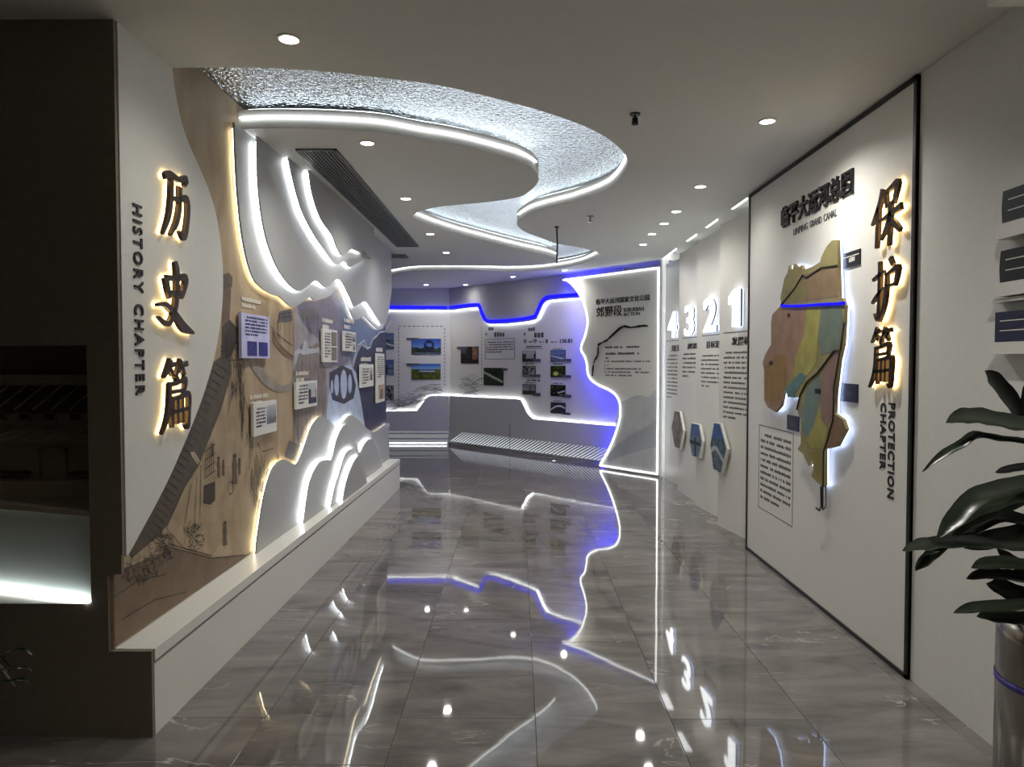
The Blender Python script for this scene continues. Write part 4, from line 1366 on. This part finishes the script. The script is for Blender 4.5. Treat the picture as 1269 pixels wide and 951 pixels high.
text('title', '临平大运河国家文化公园', SF, pbox(SF, (739, 371), (739, 378), 805), .0005, M['ink'], sp, .004, .012)
text('section_title', '郊野段', SF, pbox(SF, (739, 380.5), (739, 393.5), 771), .0005, M['ink'], sp, .004, .012)
text('subtitle', 'SUBURBAN', SF, pbox(SF, (773, 382), (773, 387), 798), .0005, M['ink'], sp, .004, .008)
text('subtitle', 'SECTION', SF, pbox(SF, (773, 388), (773, 392), 793), .0005, M['ink'], sp, .004, .008)
cl = [(734, 466), (736, 450), (741, 440), (742, 428), (752, 422), (760, 415), (772, 405), (782, 406), (796, 404), (803, 404)]
cuv = spline(SF.pxs(cl), 4)
MB().tube([SF.p(u, v, .002) for u, v in cuv], .012, 4, radii=[.010 + .014 * hsh(i, 3) for i in range(len(cuv))]).build('canal_line', M['ink'], sp)
for k, (y0, y1, x1) in enumerate(((429.5, 432, 797), (437, 440, 793), (443, 445, 755), (447, 449, 808), (452, 454, 755), (456, 458, 796), (460, 462, 805), (464, 466, 784))):
    text_lines('screen_text', SF, pbox(SF, (747, y0), (747, y1), x1), 1, .0006, M['ink'] if k < 2 else M['greyink'], sp, 80 + k, cw=.8, fill=1, last=1, gap=.18)
hill = mat('hill_print', (200, 202, 204), .5, grain=.1, scale=4)
hill2 = mat('hill_print_dark', (176, 180, 187), .5, grain=.12, scale=4)
for pts, m_, dd in (([(766, 506), (776, 496), (790, 490), (804, 492), (816, 486), (816, 560), (766, 560)], hill, .0006), ([(757, 560), (772, 546), (784, 538), (796, 532), (806, 526), (816, 524), (816, 575), (757, 575)], hill2, .0009), ([(752, 574), (770, 566), (790, 560), (816, 556), (816, 586), (752, 578)], hill, .0012)):
    uv = [(u, max(v, .05)) for u, v in SF.pxs(pts)]
    uv = [(min(u, ru - .03), max(v, .05)) for u, v in spline(uv, 4, True)]
    MB().flat(SF, uv, dd).build('printed_hill', m_, sp)

# ------------------------------------------------------------------ end wall: recessed board, valance and lower band
bd_top_A = [(470, 384), (560, 384.5)]
bd_top_B = [(560, 384.5), (590, 381), (595, 384), (600, 396), (606, 401.5), (630, 401), (660, 397), (666, 392), (672, 379), (678, 373), (690, 371), (716, 369), (735, 367), (790, 362)]
bd_bot_A = [(470, 510), (511, 509.5), (518, 507), (528, 494), (534, 491), (560, 491)]
bd_bot_B = [(560, 491), (600, 493), (640, 495), (646, 499), (652, 511), (658, 518), (664, 520), (700, 523), (770, 529), (800, 532)]
PR = 0.07
def band(fr, top, bot, name_u, name_l, us, ue, which):
    tuv = fr.pxs(top, PR)
    buv = fr.pxs(bot, PR)
    def seat(uv):
        uv = [(min(max(u, us), ue), v) for u, v in uv]
        uv[0] = (us, uv[0][1])
        uv[-1] = (ue, uv[-1][1])
        return uv
    tuv, buv = seat(tuv), seat(buv)
    tuv = spline(tuv, 5)
    buv = spline(buv, 5)
    r = empty('valance', fr.p((us + ue) / 2, min(v for _, v in tuv), PR))
    tag(r, which[0], 'valance')
    MB().prism(fr, tuv + [(ue, C - .001), (us, C - .001)], PR - .03, PR).build('board', M['grey'], r)
    MB().prism(fr, [(us + .02, C - .2), (ue - .02, C - .2), (ue - .02, C - .01), (us + .02, C - .01)], 0.0005, PR - .03).build('batten', M['grey'], r)
    led_strip('blue_light', fr, [(min(max(u, us + .03), ue - .03), v + .05) for u, v in tuv], PR + .012, M['led_blue'], r, .035)
    led_strip('wash_light', fr, [(min(max(u, us + .01), ue - .01), v + .02) for u, v in tuv], PR - .045, M['led_wave'], r, .007)
    r = empty('lower_band', fr.p((us + ue) / 2, 0.05, PR))
    tag(r, which[1], 'wall panel')
    MB().prism(fr, [(us, .05), (ue, .05)] + buv[::-1], PR - .03, PR).build('board', M['grey'], r)
    MB().fbox(fr, us + .02, 0.0, ue - .02, .3, .0005, PR - .03).build('backing', M['grey'], r)
    led_strip('wash_light', fr, [(min(max(u, us + .01), ue - .01), v - .02) for u, v in buv], PR - .045, M['led_wave'], r, .007)
    return r
lowA = band(AF, bd_top_A, bd_bot_A, 'a', 'b', 0.3, CORNER.x + 3.2 - .033, ('pale grey straight valance with blue light line on the square end wall', 'pale grey lower band with a step up on the square end wall'))
lowB = band(BF, bd_top_B, bd_bot_B, 'a', 'b', 0.034, 4.1, ('pale grey stepped valance with blue light line on the slanting end wall', 'pale grey lower band with slanting light stripes on the slanting end wall'))
# horizontal light steps at the foot of the square part
for k, (z0, z1) in enumerate(((.06, .10), (.13, .2), (.23, .26))):
    MB().fbox(AF, .35, z0, CORNER.x + 3.2 - .05, z1, PR, PR + .006).build('light_step', M['slit'], lowA)
MB().tube([AF.p(.35, .03, PR - .01), AF.p(CORNER.x + 3.2 - .08, .03, PR - .01)], .005, 4).build('foot_light', M['led'], lowA)
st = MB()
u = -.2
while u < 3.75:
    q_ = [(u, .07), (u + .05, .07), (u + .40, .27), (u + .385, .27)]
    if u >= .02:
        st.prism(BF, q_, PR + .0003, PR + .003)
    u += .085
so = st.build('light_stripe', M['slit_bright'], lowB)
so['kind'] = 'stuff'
MB().fbox(BF, 1.69, .05, 1.70, .5, PR, PR + .004).build('seam', M['greyink'], lowB)

# main printed boards behind them
def end_board(fr, us, ue, label):
    r = empty('story_board', fr.p((us + ue) / 2, .4, .0))
    tag(r, label, 'story board')
    MB().fbox(fr, us, .32, ue, C - .22, .0008, .012).build('board', M['satin'], r)
    return r
sbA = end_board(AF, .3, CORNER.x + 3.2 - .006, 'white printed board with dashed frame lines on the square end wall')
sbB = end_board(BF, .008, 4.1, 'white printed board with captions and photographs on the slanting end wall')
ED = .012
def dashed(fr, a, b, n, parent):
    mb = MB()
    (u0, v0), (u1, v1) = fr.px(*a, ED), fr.px(*b, ED)
    for k in range(n):
        s, t = k / n, (k + .6) / n
        pu, pv, qu, qv = u0 + (u1 - u0) * s, v0 + (v1 - v0) * s, u0 + (u1 - u0) * t, v0 + (v1 - v0) * t
        if abs(u1 - u0) > abs(v1 - v0):
            mb.poly([fr.p(pu, pv - .006, ED + .0006), fr.p(qu, qv - .006, ED + .0006), fr.p(qu, qv + .006, ED + .0006), fr.p(pu, pv + .006, ED + .0006)])
        else:
            mb.poly([fr.p(pu - .006, pv, ED + .0006), fr.p(pu + .006, pv, ED + .0006), fr.p(pu + .006, qv, ED + .0006), fr.p(pu - .006, qv, ED + .0006)])
    o = mb.build('dashed_line', M['ink'], parent)
    o['kind'] = 'stuff'
dashed(AF, (494, 404.5), (551, 404.5), 10, sbA)
dashed(AF, (494, 506), (494, 405), 22, sbA)
dashed(AF, (551, 478), (551, 405), 16, sbA)
dashed(BF, (597, 405), (597, 480), 18, sbB)
# sketch print at the foot of the boards: crossing pencil hatch
def sketch(fr, x0, x1, ya, yb, parent, n, seed, slope):
    rnd = random.Random(seed)
    mb = MB()
    for k in range(n):
        px_ = rnd.uniform(x0, x1)
        t = (px_ - x0) / (x1 - x0)
        py_ = (ya[0] + (ya[1] - ya[0]) * t) + rnd.random() ** .7 * ((yb[0] + (yb[1] - yb[0]) * t) - (ya[0] + (ya[1] - ya[0]) * t))
        ln = rnd.uniform(5, 16)
        sl = rnd.choice((-.28, -.45, .35, -.1)) * slope
        a, b = fr.px(px_ - ln / 2, py_ - ln / 2 * sl, ED), fr.px(px_ + ln / 2, py_ + ln / 2 * sl, ED)
        w_ = rnd.uniform(.002, .005)
        mb.poly([fr.p(a[0], a[1] - w_, ED + .0005), fr.p(b[0], b[1] - w_, ED + .0005), fr.p(b[0], b[1] + w_, ED + .0005), fr.p(a[0], a[1] + w_, ED + .0005)])
    o = mb.build('pencil_sketch', shade('pencil', (150, 150, 152)), parent)
    o['kind'] = 'stuff'
sketch(AF, 484, 545, (494, 470), (509, 492), sbA, 150, 3, 1)
sketch(BF, 574, 594, (468, 466), (488, 490), sbB, 60, 4, 1.5)
def mount_photo(fr, x0, y0, x1, y1, kind, label, seed, parent_tag=None, tagpx=None, umin=None):
    b_ = pbox(fr, (x0, y0), (x0, y1), x1, ED)
    o = MB().fbox(fr, *b_, ED + .0015, ED + .012).build('photo_board', M['screen'])
    tag(o, label, 'photograph', 'photographs on the end wall boards')
    e_ = .004
    picture('print', fr, (b_[0] + e_, b_[1] + e_, b_[2] - e_, b_[3] - e_), kind, ED + .013, o, 26, 18, seed)
    if tagpx:
        t = pbox(fr, (tagpx[0], tagpx[1]), (tagpx[0], tagpx[3]), tagpx[2], ED)
        MB().fbox(fr, *t, ED + .0015, ED + .014).build('caption_tag', shade('caption_grey', (92, 94, 106)), o)
mount_photo(AF, 510, 420, 546.5, 439.5, 'canal', 'blue sky photograph with a round tower beside dashed lines on the end wall', 1, tagpx=(504, 419, 520, 422))
mount_photo(AF, 510, 451, 546, 470.5, 'park', 'photograph of a white bridge over yellow-green grass on the end wall', 2, tagpx=(504, 450.5, 520, 453.5))
mount_photo(AF, 470, 413, 488, 433, 'river', 'bluish riverside photograph above two others next to the dashed line', 3)
mount_photo(AF, 470, 446, 488, 464.5, 'cross', 'flat blue-grey water photograph between two others next to the dashed line', 4)
mount_photo(AF, 470, 478, 488, 496.5, 'stone', 'dark tree photograph lowest of three next to the dashed line', 5)
mount_photo(BF, 571.5, 430, 593, 450.5, 'street', 'dark street photograph with a pink wall next to the wall corner', 6, tagpx=(567, 430, 580, 433))
mount_photo(BF, 600, 456, 624, 477.5, 'green', 'green garden photograph with a pale path below the bordered text', 7, tagpx=(622, 456.5, 629, 459.5))
mount_photo(BF, 648, 435, 664, 448.5, 'house', 'grey house photograph at the top of the narrow photo column', 8, tagpx=(661, 445, 670, 448.5))
mount_photo(BF, 648, 453.5, 664, 467, 'stone', 'black and white stone photograph in the middle of the narrow photo column', 9, tagpx=(661, 464, 670, 467))
mount_photo(BF, 648, 476, 664, 489, 'tower', 'photograph of two posts over grass at the foot of the narrow photo column', 10, tagpx=(661, 487, 670, 491))
mount_photo(BF, 683, 434, 701, 448.5, 'river', 'blue-grey river photograph topmost of four beside the blue glow', 11, tagpx=(697, 445, 708, 448.5))
mount_photo(BF, 683, 453.5, 701, 467.5, 'lotus', 'yellow-green leaf photograph second of four beside the blue glow', 12, tagpx=(697, 465, 708, 468))
mount_photo(BF, 683, 477, 701, 491, 'night', 'dark night photograph third of four beside the blue glow', 13, tagpx=(697, 489, 708, 492.5))
mount_photo(BF, 683, 498.5, 701, 512, 'bridge', 'pale bridge photograph lowest of four beside the blue glow', 14, tagpx=(697, 511, 707, 514))
for x0, y0, y1, x1, r, ink in ((601, 406, 410, 614, 1, 'greyink'), (606, 412, 418, 626, 1, 'greyink'), (649, 406, 411, 664, 1, 'greyink'), (654, 412, 419, 675, 1, 'greyink'), (650, 429, 431, 672, 1, 'ink'), (649, 450, 452, 662, 1, 'greyink'), (649, 470, 472.5, 672, 1, 'ink'), (649, 432, 433, 673, 1, 'greyink'), (649, 473.5, 475, 664, 1, 'greyink'), (684, 432, 433.3, 698, 1, 'greyink'), (684, 450.5, 452, 698, 1, 'greyink'), (684, 474.5, 476, 698, 1, 'greyink'), (684, 496, 497.5, 696, 1, 'greyink')):
    text_lines('caption_text', BF, pbox(BF, (x0, y0), (x0, y1), x1, ED), r, ED + .0006, M[ink], sbB, int(x0 + y0), cw=.8, fill=1, last=1, gap=.08)
for x0 in (601.5, 649):
    (u0, v0) = BF.px(x0, 413, ED)
    MB().prism(BF, [(u0, v0), (u0 + .045, v0), (u0 + .022, v0 - .06)], ED + .0003, ED + .002).build('arrow_mark', M['ink'], sbB)
for body, x0, x1 in (('10', 649, 652.5), ('19', 661, 665), ('8', 676, 679), ('130.81', 694, 709)):
    text('figure_print', body, BF, pbox(BF, (x0, 420.5), (x0, 425.5), x1, ED), ED + .0004, M['ink'], sbB, .002, .03)
text_lines('caption_text', BF, pbox(BF, (653, 423), (653, 425), 661, ED), 1, ED + .0006, M['greyink'], sbB, 5, cw=.9, fill=1, last=1)
text_lines('caption_text', BF, pbox(BF, (666, 423), (666, 425), 675, ED), 1, ED + .0006, M['greyink'], sbB, 6, cw=.9, fill=1, last=1)
text_lines('caption_text', BF, pbox(BF, (680, 423), (680, 425), 693, ED), 1, ED + .0006, M['greyink'], sbB, 7, cw=.9, fill=1, last=1)
b_ = pbox(BF, (601, 420.5), (601, 445.5), 638, ED)
mbx = MB()
for a, b, c, e in ((b_[0], b_[1], b_[2], b_[1] + .007), (b_[0], b_[3] - .007, b_[2], b_[3]), (b_[0], b_[1], b_[0] + .009, b_[3]), (b_[2] - .009, b_[1], b_[2], b_[3])):
    mbx.fbox(BF, a, b, c, e, ED + .0003, ED + .002)
mbx.build('text_border', M['greyink'], sbB)
text_lines('board_text', BF, (b_[0] + .03, b_[1] + .1, b_[2] - .03, b_[3] - .05), 5, ED + .0006, M['ink'], sbB, 33, cw=.8, fill=.5)

# ------------------------------------------------------------------ display units on the near part of the protection wall
def wall_unit(y_top, y_bot, y_lip, xl, label, m_, bulge):
    yc = RF.px(xl, (y_top + y_bot) / 2)[0]
    W = 0.42
    v1 = RF.px(xl, y_top, .05)[1]
    v0 = RF.px(xl, y_bot, .05)[1]
    vl = RF.px(xl, y_lip, .05)[1]
    r = empty('wall_display', RF.p(yc + W / 2, vl, 0))
    tag(r, label, 'display', 'display units on the plain wall')
    n = 6
    pts = [(yc - bulge * math.sin(math.pi * i / n), v1 + (v0 - v1) * i / n) for i in range(n + 1)] + [(yc + W + bulge * math.sin(math.pi * i / n), v0 + (v1 - v0) * i / n) for i in range(n + 1)]
    MB().prism(RF, pts, .0005, .045).build('screen', m_, r)
    MB().fbox(RF, yc - .012, vl, yc + W + .012, v0, .0005, .062).build('tray', M['satin'], r)
    for k in (.3, .62):
        vv = v1 + (v0 - v1) * k
        MB().fbox(RF, yc + .03, vv - .002, yc + W - .05, vv + .002, .045, .0465).build('line', M['paleink'], r)
    return r
wall_unit(232, 274, 293, 1257, 'upper black curved display with white tray on the plain wall', M['screen'], .006)
wall_unit(308, 349, 366, 1254, 'middle black curved display with white tray on the plain wall', M['screen'], .006)
wall_unit(386, 424, 439, 1247, 'lower navy flat display with white tray on the plain wall', M['navy'], 0.0)
u0, v0 = RF.px(1241, 374)
sh = MB().fbox(RF, u0, v0 - .008, u0 + .5, v0 + .008, .0005, .05).build('wall_ledge', M['satin'])
tag(sh, 'thin white ledge between the middle and lower wall displays', 'ledge')

# ------------------------------------------------------------------ plants
def leaf(parent, pts, width, fold=0.2, face=Vector((0, 0, 1))):
    """a strap leaf along 3-D points: two rows of quads folded along the midrib"""
    P = [Vector(p) for p in spline([tuple(p) for p in pts], 4)]
    n = len(P)
    mb = MB()
    for i, p in enumerate(P):
        t = i / (n - 1)
        a, b = P[max(i - 1, 0)], P[min(i + 1, n - 1)]
        d_ = (b - a).normalized()
        side = d_.cross(face)
        if side.length < .2:
            side = d_.cross(Vector((0.3, -1, 0)))
        side.normalize()
        nrm = side.cross(d_)
        w_ = width * (0.35 + 0.65 * math.sin(math.pi * min(1, .12 + t * .72))) * (1 if t < .8 else max(.02, 1 - ((t - .8) / .2) ** 1.6))
        wob = math.sin(i * 1.7 + pts[0][0] * 30) * .12 * width
        mb.v += [p - side * w_ * .5 + nrm * (w_ * fold + wob * .5), p, p + side * w_ * .5 + nrm * (w_ * fold - wob * .5)]
    for i in range(n - 1):
        k = i * 3
        mb.f += [(k, k + 1, k + 4, k + 3), (k + 1, k + 2, k + 5, k + 4)]
    return mb.build('leaf', M['leaf'], parent, True)

PY = 2.0
PC = Vector((1.575, PY, 0))
pot_top = ony(1246, 768, PY).z
pr = PC.x - ony(1246, 860, PY).x
pt = empty('potted_dracaena', (PC.x, PC.y, 0))
tag(pt, 'dark broad-leaved corn plant in a tall steel cylinder by the plain wall', 'potted plant')
pot = MB().lathe([(.001, 0.0), (pr, 0.0), (pr, pot_top - .06), (pr * 1.0, pot_top), (pr * .95, pot_top), (pr * .95, pot_top - .05), (.001, pot_top - .05)], (PC.x, PC.y, 0), 48).build('pot', M['steel'], pt, True)
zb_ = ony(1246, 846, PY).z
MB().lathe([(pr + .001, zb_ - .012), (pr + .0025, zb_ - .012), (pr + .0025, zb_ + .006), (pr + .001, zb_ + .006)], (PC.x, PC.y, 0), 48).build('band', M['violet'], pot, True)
MB().lathe([(pr * .94, pot_top - .045), (pr * .5, pot_top - .035), (.001, pot_top - .03)], (PC.x, PC.y, 0), 24).build('soil', M['soil'], pt)
canes = [((1.55, 2.0), 1.22), ((1.63, 2.05), 1.45), ((1.58, 1.93), 1.02)]
for (cx_, cy_), h_ in canes:
    MB().tube([Vector((cx_, cy_, pot_top - .04)), Vector((cx_ + .006, cy_, (pot_top + h_) / 2)), Vector((cx_, cy_, h_))], .018, 8).build('cane', M['cane'], pt, True)
def lf(pxs, width, y0=2.02, y1=1.95):
    n = len(pxs)
    pts = [ony(a, b, y0 + (y1 - y0) * i / (n - 1)) for i, (a, b) in enumerate(pxs)]
    k = len(pt.children)
    return leaf(pt, pts, width * .78, .32, Vector((0.25 * math.sin(k * 2.1), -0.7 - .2 * math.sin(k * 1.3), 0.5 + .35 * math.cos(k * 1.9))))
lf([(1300, 555), (1268, 520), (1248, 492), (1230, 470), (1221, 459)], .058, 2.03, 2.0)
lf([(1310, 545), (1280, 530), (1250, 527), (1215, 520), (1190, 519), (1172, 524)], .072, 2.02, 1.98)
lf([(1310, 560), (1270, 549), (1235, 545), (1207, 541), (1190, 552), (1165, 566), (1142, 586)], .034, 2.02, 1.96)
lf([(1310, 585), (1285, 578), (1260, 580), (1245, 583), (1233, 586)], .03, 2.06, 2.04)
lf([(1320, 600), (1275, 600), (1240, 608), (1205, 620), (1180, 645), (1160, 668)], .07, 2.02, 1.92)
lf([(1320, 615), (1275, 618), (1240, 630), (1200, 645), (1175, 662), (1152, 682)], .06, 2.05, 1.95)
lf([(1320, 650), (1280, 648), (1240, 640), (1210, 652), (1190, 660), (1168, 667)], .05, 2.06, 2.0)
lf([(1320, 640), (1280, 655), (1250, 665), (1220, 670), (1195, 680)], .075, 2.07, 2.02)
lf([(1320, 670), (1260, 680), (1210, 676), (1170, 676), (1140, 679), (1118, 683)], .06, 2.0, 1.88)
lf([(1210, 660), (1180, 668), (1160, 684), (1146, 697), (1134, 708)], .045, 2.0, 1.9)
lf([(1320, 715), (1285, 708), (1255, 698), (1235, 680)], .05, 2.05, 2.02)
lf([(1325, 712), (1280, 704), (1245, 699), (1220, 700), (1203, 704)], .05, 1.98, 1.9)
lf([(1330, 730), (1285, 722), (1250, 716), (1220, 714), (1197, 718)], .05, 2.02, 1.95)
lf([(1325, 745), (1290, 742), (1260, 738), (1235, 728), (1222, 724)], .07, 2.05, 2.0)
lf([(1320, 760), (1280, 750), (1240, 752), (1205, 754), (1181, 760)], .042, 1.95, 1.88)
lf([(1320, 775), (1280, 768), (1250, 768), (1225, 766), (1210, 764)], .05, 2.0, 1.95)
rnd = random.Random(5)
for k in range(16):          # leaves on the side away from the view edge
    (cx_, cy_), h_ = canes[k % 3]
    a_ = rnd.uniform(-1.3, 1.3)
    dx, dy = math.cos(a_), math.sin(a_)
    L_ = rnd.uniform(.26, .38)
    L_ = min(L_, (1.93 - cx_) / max(dx, .05))
    z_ = h_ - rnd.uniform(0, .2)
    leaf(pt, [(cx_, cy_, z_), (cx_ + dx * L_ * .35, cy_ + dy * L_ * .35, z_ + .12), (cx_ + dx * L_ * .7, cy_ + dy * L_ * .7, z_ + .12), (cx_ + dx * L_, cy_ + dy * L_, z_ - .02)], .06)

lp = empty('floor_plant', (-2.1, 2.35, 0))
tag(lp, 'low dark strap-leaved plant in front of the dark end wall', 'potted plant')
lpz = .32
MB().lathe([(.001, 0), (.12, 0), (.15, lpz), (.14, lpz), (.13, lpz - .03), (.001, lpz - .03)], (-2.1, 2.35, 0), 28).build('pot', M['dark'], lp, True)
MB().lathe([(.13, lpz - .028), (.001, lpz - .02)], (-2.1, 2.35, 0), 20).build('soil', M['soil'], lp)
for k in range(14):
    a_ = k * 2.4
    L_ = .26 + .1 * hsh(k, 2)
    dx, dy = math.cos(a_), math.sin(a_) * .8
    leaf(lp, [(-2.1, 2.35, lpz - .02), (-2.1 + dx * L_ * .3, 2.35 + dy * L_ * .3, lpz + .2), (-2.1 + dx * L_ * .7, 2.35 + dy * L_ * .7, lpz + .22), (-2.1 + dx * L_, 2.35 + dy * L_, lpz + .1)], .03)
for pts in (([(-10, 830), (8, 811), (26, 806), (40, 812)], .024), ([(-12, 838), (10, 834), (28, 828), (40, 832)], .02), ([(-12, 852), (10, 846), (26, 843), (36, 846)], .022)):
    P = [ony(a, b, 2.3) for a, b in pts[0]]
    leaf(lp, [(-2.1, 2.33, lpz - .02)] + P, pts[1])
